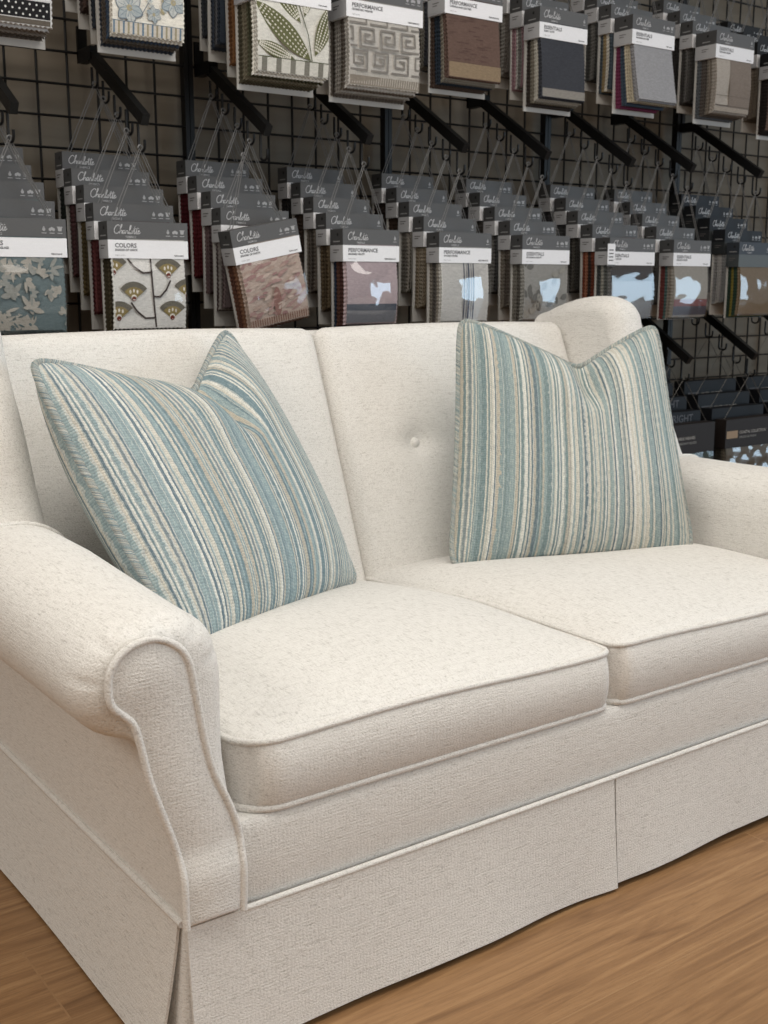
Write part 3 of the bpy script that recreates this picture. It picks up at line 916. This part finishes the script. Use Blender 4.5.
def pat_bw(p, r):
    x0, x1, z0, z1 = p.R; k = L_((34, 34, 36))
    p.rect(x0, x1, z0 + .012, z0 + .045, k)
    for i in range(12):
        for j in range(3): p.put(ell(x0 + (x1 - x0) * (i + .5 * (j % 2)) / 12, z0 + .018 + j * .010, .0022, .0022, 0, 8), L_((210, 210, 208)))
    for i in range(14): p.put(leaf(x0 + (x1 - x0) * r.rand(), z0 + .06 + r.rand() * .1, .03, .004, r.rand() * 6), L_((128, 128, 130)))
    p.rect(x0, x1, z0, z0 + .010, L_((96, 90, 82)))
def pat_floral(p, r):
    x0, x1, z0, z1 = p.R; W = x1 - x0
    bl, dk, gd, pale = L_((158, 168, 172)), L_((112, 124, 134)), L_((162, 154, 126)), L_((182, 186, 184))
    for i in range(26): p.put(leaf(x0 + W * r.rand(), z0 + .03 + .13 * r.rand(), .016, .003, r.rand() * 6), gd if i % 2 else pale)
    for fx, fz, R in ((.24, .052, .034), (.86, .075, .032), (.55, .125, .034), (.15, .145, .03), (.92, .155, .03), (.58, .045, .018)):
        X, Z = x0 + W * fx, z0 + fz
        for k in range(6):
            a = k * PI / 3 + fx * 3
            p.put(leaf(X, Z, R, R * .36, a), dk); p.put(leaf(X, Z, R * .93, R * .31, a), bl if k % 2 else pale); p.line([(X, Z), (X + R * .8 * math.cos(a), Z + R * .8 * math.sin(a))], .0009, dk)
        p.put(ell(X, Z, R * .2, R * .2, 0), gd)
    p.line([(x0 + W * .4, z0 + .04), (x0 + W * .6, z0 + .09), (x0 + W * .45, z0 + .16)], .0016, dk)
    p.rect(x0, x1, z0, z0 + 0.024, L_((196, 190, 180)))
    for i in range(15): p.rect(x0 + W * (i + .2) / 15, x0 + W * (i + .6) / 15, z0, z0 + 0.024, [L_((104, 124, 142)), L_((150, 142, 120))][i % 2])
    p.line([(x0, z0 + .0245), (x1, z0 + .0245)], .0015, dk)
def pat_leaf(p, r):
    x0, x1, z0, z1 = p.R; W = x1 - x0; g, d, w = L_((98, 100, 70)), L_((72, 76, 52)), L_((206, 203, 192))
    root = (x0 + W * .78, z0 + .035)
    for rx, rz, ex, ez, wd in ((.60, .115, .20, .215, .020), (.74, .034, -.02, .150, .026), (.50, .033, -.03, .062, .015), (.80, .045, 1.06, .165, .019), (.66, .13, .80, .22, .014)):
        root = (x0 + W * rx, z0 + rz); e = (x0 + W * ex, z0 + ez); dx, dz = e[0] - root[0], e[1] - root[1]; Ln = math.hypot(dx, dz); an = math.atan2(dz, dx)
        p.put(leaf(*root, Ln, wd, an), g)
        p.line([root, e], .0018, d)
        for i in range(2, 18):
            for q in (-.66, -.25, .25, .66):
                t = i / 19; hw = wd * math.sin(PI * t) ** .8 * q
                p.put(ell(root[0] + dx * t - math.sin(an) * hw, root[1] + dz * t + math.cos(an) * hw, .0028, .0019, an, 7), w)
    p.line([(x0 + W * .76, z0 + .03), (x0 + W * .70, z0 + .09), (x0 + W * .58, z0 + .16)], .0022, d)
    p.rect(x0, x1, z0, z0 + .03, L_((196, 194, 186)))
    for i in range(5): p.rect(x0 + W * (i + .25) / 5, x0 + W * (i + .62) / 5, z0, z0 + .03, L_((118, 116, 108)))
    p.line([(x0, z0 + .031), (x1, z0 + .031)], .002, d)
def pat_key(p, r):
    x0, x1, z0, z1 = p.R; c = L_((126, 122, 117)); W = x1 - x0; s = W / 3.4
    for i in range(-1, 4):
        for j in range(0, 4):
            X, Z = x0 + s * i + (s * .5 if j % 2 else 0), z0 + .035 + s * .86 * j; a = s * .80
            P = [(X, Z), (X + a, Z), (X + a, Z + a * .86), (X + a * .2, Z + a * .86), (X + a * .2, Z + a * .28), (X + a * .75, Z + a * .28), (X + a * .75, Z + a * .58), (X + a * .45, Z + a * .58)]
            if j % 2: P = [(2 * X + a - q[0], q[1]) for q in P]
            p.line(P, .0052, c)
    p.rect(x0, x1, z0, z0 + .022, L_((132, 124, 114)))
    for i in range(30): p.line([(x0 + W * i / 30, z0 + .004), (x0 + W * (i + .3) / 30, z0 + .03)], .002, L_((176, 172, 164)))
def pat_tan(p, r):
    x0, x1, z0, z1 = p.R; p.rect(x0, x1, z0, z0 + .036, L_((132, 115, 94)))
    for i in range(30): p.put(ell(x0 + (x1 - x0) * r.rand(), z0 + .04 + .11 * r.rand(), .014, .0018, 0), L_((88, 70, 64)))
def pat_charcoal(p, r):
    x0, x1, z0, z1 = p.R; p.rect(x0, x1, z0, z0 + .022, L_((134, 130, 124)))
def pat_taupe(p, r):
    x0, x1, z0, z1 = p.R; m = x0 + (x1 - x0) * .38
    p.rect(m, x1, z0, z1, L_((124, 114, 106))); p.rect(x0, x1, z0, z0 + .012, L_((150, 142, 132))); p.line([(x0, z0 + .045), (x1, z0 + .045)], .0016, L_((104, 96, 90))); p.rect(x0, x1, z0 + .014, z0 + .018, L_((104, 96, 90)))

def book(apex, label, group, cols, front, title=None, sub=None, pat=None, shiny=0, w=0.190, yaw=0.0, roll=0.0, sc=1.0, nicons=3, bend=0.0,
         dark=False, head=None, logo=True, tag=False, d=0.050, seed=0, fan=0.6, lab=None, bh=0.045, amp=1.0, bulge=0.0):
    r = np.random.RandomState(seed)
    root = thing('fabric_sample_book', label, 'sample book', apex, (0, roll, yaw), group)
    root.scale = (sc, sc, sc)
    YB, YF = 0.025, 0.025 - d; YM = (YB + YF) / 2
    zt, zm, zl, zb = -0.160, -0.200, -0.240, -0.396
    hc = head or (DARKGREY if not dark else L_((28, 28, 30)))
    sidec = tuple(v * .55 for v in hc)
    lc = lab or LABELW
    # strap: two doubled bands from the hook to the header
    s = MB()
    for ex in (-w * .36, w * .40):
        for k in (-1, 1):
            s.tube([(0.0025 * k, 0, 0), (ex + 0.004 * k, 0.004, zt + 0.002)], 0.0011, 5)
    s.tube([(-0.006, 0, 0.001), (-0.004, 0, 0.006), (0, 0, 0.008), (0.004, 0, 0.006), (0.006, 0, 0.001)], 0.0018, 6)
    s.build('hanging_strap', M['strap'], root)
    # header card folded over the top
    h = MB()
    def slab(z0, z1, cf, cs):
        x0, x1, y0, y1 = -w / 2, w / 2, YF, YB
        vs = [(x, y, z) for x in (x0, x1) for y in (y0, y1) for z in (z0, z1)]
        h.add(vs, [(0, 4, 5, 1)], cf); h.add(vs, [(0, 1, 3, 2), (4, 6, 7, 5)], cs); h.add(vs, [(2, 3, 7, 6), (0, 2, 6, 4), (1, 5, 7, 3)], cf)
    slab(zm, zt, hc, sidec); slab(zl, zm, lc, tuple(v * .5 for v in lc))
    ho = h.build('header_card', M['head'], root, False)
    t = MB(); yf = YF - 0.0004
    if logo:
        script(t, -w / 2 + 0.014, zm + 0.0135, 0.019, yf, WHITE)
        icons(t, w / 2 - 0.014 - 0.0175 * (nicons - 1), zm + 0.018, yf, nicons, tuple(v * .75 for v in WHITE))
        # side print and eyelet
        t.add([(-w / 2 - 0.0004, YM - 0.006 + 0.004 * math.cos(a), zm + 0.026 + 0.004 * math.sin(a)) for a in [-2 * PI * i / 10 for i in range(10)]], [tuple(range(10))], (0.01, 0.01, 0.01))
        t.add([(-w / 2 - 0.0004, YM + y, z) for y, z in ((0.014, zm + .008), (-0.016, zm + .008), (-0.016, zm + .0105), (0.014, zm + .0105))], [(0, 1, 2, 3)], (0.3, 0.3, 0.3))
    for zz, L in ((-0.013, 0.026), (-0.019, 0.018)):
        t.add([(-w / 2 - 0.0004, YM + y, z) for y, z in ((0.015, zm + zz), (0.015 - L, zm + zz), (0.015 - L, zm + zz + .0022), (0.015, zm + zz + .0022))], [(0, 1, 2, 3)], (0.12, 0.11, 0.11))
    if title:
        put_text(t, title, -w / 2 + 0.016, zm - 0.0165, 0.0132, yf, DIM, 0, 0.0004)
        if sub: put_text(t, sub, -w / 2 + 0.016, zm - 0.0240, 0.0064, yf, DIM, 0, 0.0003)
        put_text(t, 'FABRIC GUIDE', -w / 2 + 0.016, zm - 0.0345, 0.0036, yf, (0.3, 0.3, 0.3))
        put_text(t, 'PERFORMANCE' if title == 'PERFORMANCE' else 'Fabricguard', w / 2 - 0.012, zm - 0.0345, 0.0050, yf, DIM, 0, 0.0002, True)
        t.ribbon([(-w / 2 + 0.045, zm + 0.001), (w / 2 - 0.01, zm + 0.001)], 0.002, yf, tuple(v * .5 for v in front))
    t.build('lettering', M['head'], ho, False)
    # swatches on a backing board
    k = MB(); k.box(-w / 2 + 0.002, w / 2 + 0.001, YB - 0.003, YB, zb - bh, zm); k.build('backing_board', M['board'], root, False)
    b = MB(); sw = w - 0.016
    stack(b, sw, zb, zl + 0.004, YF + 0.003, YB - 0.006, cols + [front], r, bend, 12, fan)
    z1 = zl + 0.004
    yfn = lambda z: (YF + 0.003) - bend * ((z1 - z) / (z1 - zb)) ** 2 - 0.006 * math.sin(PI * min(1, (z1 - z) / (z1 - zb)))
    if pat: pat(Pat(b, -sw / 2 + 0.002, sw / 2 - 0.002, zb + 0.003, zl, yfn), r)
    b.build('swatch_stack', M['swatch'], root, False)
    if shiny:
        q = MB(); rr = np.random.RandomState(seed + 5); a1, a2, a3 = rr.rand(3) * 6
        def g(u, v):
            x = -sw / 2 - 0.001 + (sw + 0.002) * u; z = zl + 0.0 + (zb - 0.004 - zl) * v
            e = math.sin(PI * min(1, max(0, v))) * 0.004
            wv = 0.55 * amp * (0.0045 * math.sin(5 * u + 4 * v + a1) + 0.003 * math.sin(11 * v - 4 * u + a2)) * min(1, 5 * u, 5 * (1 - u)) * min(1, 5 * v)
            return (x, yfn(z) - 0.003 - e - abs(wv) - bulge * math.sin(PI * u) ** 1.0 * min(1, 5 * v), z)
        q.grid(g, 22, 26)
        q.build('clear_sleeve', M['sleeveR'] if shiny > 1 else M['sleeve'], root, True, 0)
    if tag:
        q = MB(); q.box(-w / 2 - 0.012, -w / 2 + 0.020, YF - 0.004, YF - 0.003, zl - 0.004, zm + 0.022, LABELW)
        for i in range(4): q.box(-w / 2 - 0.006, -w / 2 + 0.012, YF - 0.0046, YF - 0.0041, zl + 0.012 + i * 0.010, zl + 0.015 + i * 0.010, (0.05, 0.05, 0.05))
        q.box(-w / 2 - 0.012, -w / 2 + 0.020, YF - 0.0045, YF - 0.0041, zl - 0.004, zl + 0.001, (0.09, 0.09, 0.09))
        q.build('price_tag', M['head'], root, False)
    return root

def display_arm(x, zoff, label, group):
    root = thing('display_arm', label, 'display arm', (x + 0.010, GY, zoff), group=group)
    b = MB(); b.box(-0.012, 0.012, -0.012, -0.004, 1.53, 1.61); b.box(-0.012, 0.012, -0.085, -0.004, 1.525, 1.555)
    b.build('bracket', M['black'], root, False)
    b = MB(); b.bar((0, -0.066, 1.538), (0, -0.352, 1.358), 0.018, 0.026); b.build('bar', M['black'], root, False)
    for i in range(5):
        y = -0.341 + 0.062 * i; z0 = 1.353 + 0.0390 * i - 0.002; zb = 1.293 + 0.042 * i
        P = [(0, y + 0.016, z0), (0, y + 0.016, zb + 0.009)] + [(0, y + 0.016 * math.cos(a), zb + 0.009 - 0.011 * math.sin(a)) for a in (0.5, 1.0, 1.57, 2.1, 2.6)] + [(0, y - 0.016, zb + 0.012), (0, y - 0.016, zb + 0.022)]
        h = MB(); h.tube([(p[0] - 0.006, p[1], p[2]) for p in P], 0.0032, 7); h.build('hook', M['hook'], root)

def apex(x, i, zoff): return (x, GY - 0.341 + 0.062 * i, 1.2935 + 0.0036 + 0.042 * i + zoff)
ORD = ['front', 'second', 'third', 'fourth', 'rearmost']

# colour helpers
def C(*a): return [L_(c) for c in a]
MIDX = [.838, 1.131, 1.445, 1.74, 2.055, 2.36, 2.71, 2.99, 3.335]
mid = [
 dict(n='teal floral', d='grey-headed sample book with pale floral on teal cloth', t='COLORS', s='SHADES OF SEAGLASS', f=(100, 114, 116), p=pat_seaglass, sh=1, w=.205,
      side=[C((70, 90, 92), (120, 130, 128)), C((60, 92, 96)), C((120, 140, 140)), C((90, 110, 108)), C((150, 150, 148))]),
 dict(n='fan print', d='grey-headed sample book with olive fan blossoms on white cloth', t='COLORS', s='SHADES OF ONYX', f=(222, 220, 214), p=pat_fans, sh=1, w=.194,
      side=[C((66, 60, 46), (84, 76, 58), (60, 54, 44)), C((92, 48, 52), (104, 60, 60)), C((110, 96, 66), (96, 84, 60)), C((86, 66, 66), (100, 70, 72)), C((56, 62, 58))]),
 dict(n='rust chenille', dd=.060, d='tilted grey-headed sample book with rust and beige chenille cloth', t='COLORS', s='SHADES OF EARTH', f=(184, 166, 154), p=pat_rust, sh=1, w=.186, roll=-0.19, dz=.0,
      side=[C((96, 66, 54), (120, 84, 66), (136, 100, 78)), C((92, 80, 80), (150, 144, 140)), C((110, 92, 92), (86, 72, 74)), C((98, 40, 44)), C((88, 36, 42))]),
 dict(n='pink plain', dd=.058, amp=.5, bulge=.012, d='grey-headed sample book with plain dusty pink cloth over navy', t='PERFORMANCE', s='BRUSHED VELVET', f=(196, 178, 182), p=pat_pink, sh=2, ni=1, w=.176,
      side=[C((44, 54, 70), (96, 66, 56), (70, 46, 42)), C((112, 98, 78), (84, 72, 56)), C((120, 112, 102), (90, 84, 78)), C((70, 58, 50)), C((52, 50, 48))]),
 dict(n='navy stripe', dd=.055, amp=.5, bulge=.010, d='grey-headed sample book with navy stripes on light grey cloth', t='PERFORMANCE', s='WOVEN STRIPES', f=(204, 202, 197), p=pat_navystripe, sh=2, ni=1, w=.184,
      side=[C((128, 122, 112), (88, 84, 80), (150, 144, 134)), C((130, 118, 100), (152, 142, 126)), C((122, 118, 110), (98, 94, 88), (140, 134, 126)), C((64, 52, 44)), C((54, 44, 40))]),
 dict(n='grey leaf', amp=.6, bulge=.012, d='grey-headed sample book with dark leaf print on grey cloth', t='ESSENTIALS', s='BOTANICAL PRINTS', f=(150, 149, 144), p=pat_greyleaf, sh=2, w=.186,
      side=[C((122, 118, 110), (96, 92, 86)), C((130, 122, 112), (104, 96, 88)), C((84, 84, 84), (120, 118, 114)), C((70, 66, 62)), C((60, 60, 60))]),
 dict(n='black-topped', dd=.060, amp=.28, d='grey-headed sample book with black cloth and glaring clear sleeve', t='ESSENTIALS', s='ALL SEASON', f=(118, 118, 118), p=pat_blacktop, sh=2, w=.200, tag=True,
      side=[C((70, 74, 74), (140, 138, 130), (90, 92, 90)), C((120, 66, 50), (150, 100, 78), (60, 50, 46)), C((66, 64, 60), (90, 86, 80)), C((70, 70, 70)), C((60, 58, 60))]),
 dict(n='red banded', dd=.058, amp=.5, bulge=.004, d='grey-headed sample book with red and navy bands at the bottom', t='ESSENTIALS', s='MODERN STRIPES', f=(152, 148, 140), p=pat_redband, sh=2, w=.180,
      side=[C((110, 62, 60), (78, 100, 98), (128, 120, 110)), C((90, 88, 84)), C((70, 66, 62)), C((56, 54, 54)), C((50, 50, 50))]),
 dict(n='slate', amp=.3, d='dark-sided sample book with slate header and mirror-like clear sleeve', t=None, s=None, f=(120, 104, 84), p=None, sh=2, w=.200, dark=True, head=(62, 68, 76),
      side=[C((44, 62, 52), (120, 108, 52), (52, 72, 60)), C((150, 150, 150), (176, 174, 172)), C((60, 60, 62), (80, 80, 80)), C((64, 66, 66), (96, 92, 88)), C((50, 52, 52))]),
]
place_txt = {1: 'second from the front', 2: 'third from the front', 3: 'fourth from the front', 4: 'nearest the wall'}
NOHIDE = set()
seed = 0
for k, m in enumerate(mid):
    x = MIDX[k]
    display_arm(x, 0.0, f'slanted black display arm holding the {m["n"]} sample book, middle row', 'slanted display arms')
    for i in range(4, -1, -1):
        seed += 1; r = np.random.RandomState(seed)
        hd = L_(m['head']) if m.get('head') else None
        if i == 0:
            book(apex(x - (.052 if m.get('roll') else 0), 0, 0), m['d'] + ', middle row', 'sample books on the middle row', m['side'][0], L_(m['f']), m['t'], m['s'], m['p'], m['sh'], w=m['w'], roll=m.get('roll', 0.0), yaw=0.0,
                 bh=.012, nicons=m.get('ni', 3), tag=m.get('tag', False), seed=seed, d=m.get('dd', .05), amp=m.get('amp', 1.0), bulge=m.get('bulge', 0.0), dark=m.get('dark', False), head=hd, lab=L_((92, 98, 100)) if m.get('dark') else None)
        else:
            f = m['side'][i][0]
            book(apex(x + (r.rand() - .5) * .008, i, 0), f'sample book {place_txt[i]} behind the {m["n"]} book, middle row', 'sample books on the middle row', m['side'][i], f,
                 ['COLORS', 'PERFORMANCE', 'ESSENTIALS'][0 if k < 3 else 1 if k < 5 else 2], None, None, 0, w=m['w'] - .004 + .006 * r.rand(), roll=(r.rand() - .5) * .03, yaw=(r.rand() - .5) * .05, nicons=m.get('ni', 3),
                 seed=seed, dark=m.get('dark', False), head=L_((34, 37, 42)) if m.get('dark') else None, lab=L_((58, 62, 64)) if m.get('dark') else None)  # dim light at the right end put into the rear header and label colours

TOPX = [.838, 1.142, 1.497, 1.765, 2.06, 2.392, 2.75, 3.118, 3.45]
top = [
 dict(n='black and white', dd=.07, d='sample book with black dotted band and white floral cloth', t='COLORS', s=None, f=(196, 196, 196), p=pat_bw, w=.19, dz=.022, side=[C((80, 76, 72), (120, 112, 104)), C((70, 70, 72)), C((96, 90, 84)), C((100, 100, 98))]),
 dict(n='blue floral', dd=.066, d='sample book with blue flowers on ivory cloth and striped hem', t='COLORS', s=None, f=(206, 203, 194), p=pat_floral, w=.186, dz=.03, side=[C((52, 60, 72), (86, 80, 74), (64, 78, 96)), C((58, 64, 74), (84, 84, 86)), C((70, 60, 58), (92, 76, 70)), C((90, 50, 46))]),
 dict(n='green leaf', dd=.088, d='sample book with large green leaves on white cloth', t='COLORS', s=None, f=(226, 224, 216), p=pat_leaf, w=.212, sc=1.04, dz=-.015, side=[C((80, 76, 62), (112, 106, 90), (76, 76, 60)), C((118, 84, 58), (136, 98, 66)), C((58, 66, 78), (90, 92, 96)), C((70, 74, 80))]),
 dict(n='greek key', dd=.084, d='sample book with grey maze pattern on silver cloth', t='PERFORMANCE', s='GEOMETRIC WEAVES', f=(184, 180, 174), p=pat_key, w=.232, sc=1.05, dz=-.02, side=[C((92, 86, 80), (150, 146, 140), (116, 108, 100)), C((100, 92, 84)), C((84, 80, 76)), C((70, 70, 70))]),
 dict(n='brown chenille', dd=.070, d='sample book with brown chenille cloth over a tan swatch', t='PERFORMANCE', s='CHENILLE AND LEATHER', f=(106, 86, 78), p=pat_tan, w=.196, bend=.012, dz=.03, side=[C((84, 70, 62), (52, 62, 74), (146, 140, 128)), C((78, 80, 86), (140, 136, 126)), C((84, 84, 84)), C((90, 90, 92))]),
 dict(n='charcoal plain', dd=.063, d='sample book with plain charcoal cloth and bright folded hem', t='ESSENTIALS', s='FAMILY SUITE', f=(62, 64, 70), p=pat_charcoal, w=.184, ni=1, sh=0, bend=.010, dz=.012, side=[C((60, 54, 50), (128, 122, 110), (186, 182, 172)), C((150, 120, 126), (190, 188, 184), (130, 128, 124)), C((110, 104, 98), (140, 136, 130)), C((90, 90, 90))]),
 dict(n='plain grey', dd=.072, d='sample book with smooth plain grey cloth curling forward', t='ESSENTIALS', s='MODERN LEATHER', f=(140, 140, 143), p=None, w=.184, sh=0, bend=.030, dz=.035, side=[C((110, 50, 76), (70, 82, 96), (188, 178, 156)), C((74, 84, 92), (150, 132, 100), (214, 210, 200)), C((80, 80, 78), (110, 108, 104)), C((100, 100, 102))]),
 dict(n='two-tone taupe', dd=.080, d='sample book with two-tone taupe cloth and striped hem', t='ESSENTIALS', s='TEXTURED SOLIDS', f=(154, 147, 139), p=pat_taupe, w=.186, ni=1, sh=0, dz=.035, side=[C((92, 96, 100), (84, 78, 74), (130, 122, 112)), C((70, 68, 66), (96, 94, 92)), C((64, 62, 60)), C((90, 86, 84))]),
 dict(n='rosy brown', d='sample book with dark sides and rosy brown cloth at the end', t=None, s=None, f=(132, 112, 104), p=None, w=.20, dark=True, dz=.01, side=[C((44, 38, 36)), C((120, 110, 98)), C((96, 88, 80)), C((90, 86, 80))]),
]
UNSEEN = {0: (1, 2, 3), 3: (2, 3), 4: (2, 3), 5: (3,)}      # hidden behind the front books or above the frame
for k, m in enumerate(top):
    x = TOPX[k]; zo = 0.594 + m.get('dz', 0)
    display_arm(x, zo, f'slanted black display arm holding the {m["n"]} sample book, upper row', 'slanted display arms')
    for i in range(3, -1, -1):
        seed += 1; r = np.random.RandomState(seed); s_ = m.get('sc', 1.0)
        if i in UNSEEN.get(k, ()): continue
        if i == 0:
            book(apex(x, 0, zo), m['d'] + ', upper row', 'sample books on the upper row', m['side'][0], L_(m['f']), m['t'], m['s'], m['p'], m.get('sh', 0), w=m['w'] , nicons=m.get('ni', 3), bend=m.get('bend', 0.0),
                 seed=seed, dark=m.get('dark', False), fan=1.0, d=m.get('dd', .06), bh=.030)
        else:
            book(apex(x + (r.rand() - .5) * .01, i, zo), f'sample book {place_txt[i] if i < 3 else "fourth from the front"} behind the {m["n"]} book, upper row', 'sample books on the upper row', m['side'][i], m['side'][i][0],
                 ['COLORS', 'PERFORMANCE', 'ESSENTIALS'][0 if k < 3 else 1 if k < 5 else 2], None, None, 0, w=m['w'] - .004, roll=(r.rand() - .5) * .03, yaw=(r.rand() - .5) * .05, seed=seed, dark=m.get('dark', False), bh=.03 + .02 * r.rand())

# bottom row, seen beyond the right arm: dark books on ball chains
def dark_book(ap, label, w, hh, cols, front, text, shiny, seed, navy=False, big=None, body=True):
    root = thing('fabric_sample_book', label, 'sample book', ap, (0, 0, 0), 'dark sample books on the bottom row')
    d = 0.046; zt = -0.150; zm = zt - hh
    s = MB()
    for ex in (-w * .44, w * .44):
        n = 26
        for i in range(n):
            t = (i + .5) / n; c = Vector((ex * t, 0, zt * t)); q = 0.0024
            o = len(s.v); s.v += [tuple(c + Vector(v) * q) for v in ((1, 0, 0), (-1, 0, 0), (0, 1, 0), (0, -1, 0), (0, 0, 1), (0, 0, -1))]
            for f in ((0, 2, 4), (2, 1, 4), (1, 3, 4), (3, 0, 4), (2, 0, 5), (1, 2, 5), (3, 1, 5), (0, 3, 5)): s.face([o + v for v in f])
        s.tube([(0, 0, 0), (ex, 0, zt)], 0.0008, 4)
    s.tube([(-0.006, 0, 0.001), (-0.004, 0, 0.006), (0, 0, 0.008), (0.004, 0, 0.006), (0.006, 0, 0.001)], 0.0018, 6)
    s.build('ball_chain', M['chain'], root)
    hc = L_((12, 14, 19)) if navy else L_((34, 28, 26))  # dark headers, their colours lowered further for the shade of this row
    h = MB(); h.box(-w / 2, w / 2, -d / 2, d / 2, zm, zt, hc)
    for f in range(len(h.f)):
        pass
    ho = h.build('header_card', M['head'], root, False)
    t = MB(); yf = -d / 2 - .0005
    lx = -w / 2 + (.005 if not navy else .02)
    lw = .060
    t.poly([(lx, zm + hh * .34), (lx + lw, zm + hh * .34), (lx + lw, zm + hh * .60), (lx, zm + hh * .60)], yf, L_((150, 128, 104)) if not navy else L_((80, 80, 82)))
    put_text(t, text[0], lx + lw + .008, zm + hh * .48, .0135, yf, L_((150, 146, 140)), 0, .0003)
    put_text(t, text[1], lx + lw + .008, zm + hh * .32, .0100, yf, L_((130, 128, 124)), 0, .0002)
    if big: put_text(t, big, -.040, zm + hh * .64, .036, yf, L_((88, 88, 92)), 0, .0003)
    t.build('lettering', M['head'], ho, False)
    b = MB(); r = np.random.RandomState(seed); stack(b, w - .01, zm - .19, zm + .004, -d / 2 + .003, d / 2 - .006, cols + [front], r, 0, 8, .5)
    b.build('swatch_stack', M['swatch'], root, False)
    if shiny:
        q = MB(); a1 = seed
        def g(u, v):
            x = -w / 2 + .004 + (w - .008) * u; z = zm + (-.195) * v
            return (x, -d / 2 - .002 - abs(.006 * math.sin(13 * u + 5 * v + a1) + .004 * math.sin(21 * v - 9 * u)) * min(1, 6 * v), z)
        q.grid(g, 24, 20); q.build('clear_sleeve', M['sleeveR'] if shiny > 1 else M['sleeve'], root, True, 0)
    k = MB(); k.box(-w / 2 + .002, w / 2, d / 2 - .003, d / 2, zm - .2, zm + .01); k.build('backing_board', M['shade'], root, False)
BOTX = [3.02, 3.365, 3.71]
bot = [('brown-headed sample book with tan label beside the right pillow', C((30, 40, 38)), L_((52, 64, 60)), ('DURABLE WEAVES', 'STAIN RESISTANT VELVETS'), 1),
       ('brown-headed sample book with tan label above the right arm end', C((60, 58, 52)), L_((96, 90, 80)), ('COASTAL COLLECTION', 'INDOOR OUTDOOR'), 2),
       ('brown-headed sample book farthest along the bottom row', C((60, 58, 52)), L_((80, 76, 70)), ('DURABLE WEAVES', 'OUTDOOR'), 1)]
for k, (lb, cs, fr, tx, sh) in enumerate(bot):
    x = BOTX[k]; zo = -0.602
    nm = ['nearer the pillow', 'at the right', 'farthest right'][k]
    display_arm(x, zo, f'slanted black display arm of the bottom row, {nm}', 'slanted display arms')
    for i in range(3, -1, -1):
        seed += 1
        ap = apex(x, i, zo + (0.003 if i == 0 else -.006))
        if i == 0 and k == 2: continue
        if i == 0: dark_book(ap, lb, .285, .098, cs, fr, tx, sh, seed)
        else: dark_book(ap, f'navy-headed sample book {place_txt[i] if i < 3 else "fourth from the front"} on the bottom row, {nm}', .285, .098, C((30, 32, 38)), L_((44, 48, 56)), ('CONTRACT GRADE', 'VINYL'), 0, seed, True, 'WRIGHT' if (k == 0 and i in (1, 2)) else None)

# ---------------------------------------------------------------- light
def area(name, loc, target, sx, sy, power, col):
    l = bpy.data.lights.new(name, 'AREA'); l.shape = 'RECTANGLE'; l.size = sx; l.size_y = sy; l.energy = power; l.color = col
    o = bpy.data.objects.new(name, l); COL.objects.link(o); o.location = loc
    o.rotation_euler = (Vector(target) - Vector(loc)).to_track_quat('-Z', 'Y').to_euler()
    return o
area('ceiling_or_fill_light', (0.9, 0.9, 2.95), (0.9, 0.9, 0), 2.0, 1.2, 37, (1.0, 0.955, 0.89))
area('ceiling_or_fill_light', (2.6, 0.2, 2.95), (2.6, 0.2, 0), 1.6, 1.2, 20, (1.0, 0.955, 0.89))
area('ceiling_or_fill_light', (0.3, -1.6, 2.95), (0.3, -1.6, 0), 2.4, 1.2, 28, (1.0, 0.955, 0.89))
area('ceiling_or_fill_light', (-2.4, 0.9, 2.9), (-0.6, 1.0, 0.2), 1.8, 1.2, 46, (1.0, 0.94, 0.86))  # added fill lamp, aimed to brighten the sofa's left side
area('shop_window', (7.3, -2.9, 1.30), (2.0, 1.5, 0.8), 3.6, 2.5, 145, (0.60, 0.81, 1.0))
w = bpy.data.worlds.new('world'); SC.world = w; w.use_nodes = True
bg = w.node_tree.nodes['Background']; bg.inputs[0].default_value = (1.0, 0.94, 0.86, 1); bg.inputs[1].default_value = 0.36

SC.view_settings.view_transform = 'Standard'
SC.view_settings.look = 'None'
SC.view_settings.exposure = 0.0
SC.cycles.use_denoising = True
SC.cycles.max_bounces = 8
SC.cycles.transparent_max_bounces = 16
SC.cycles.caustics_reflective = False; SC.cycles.caustics_refractive = False
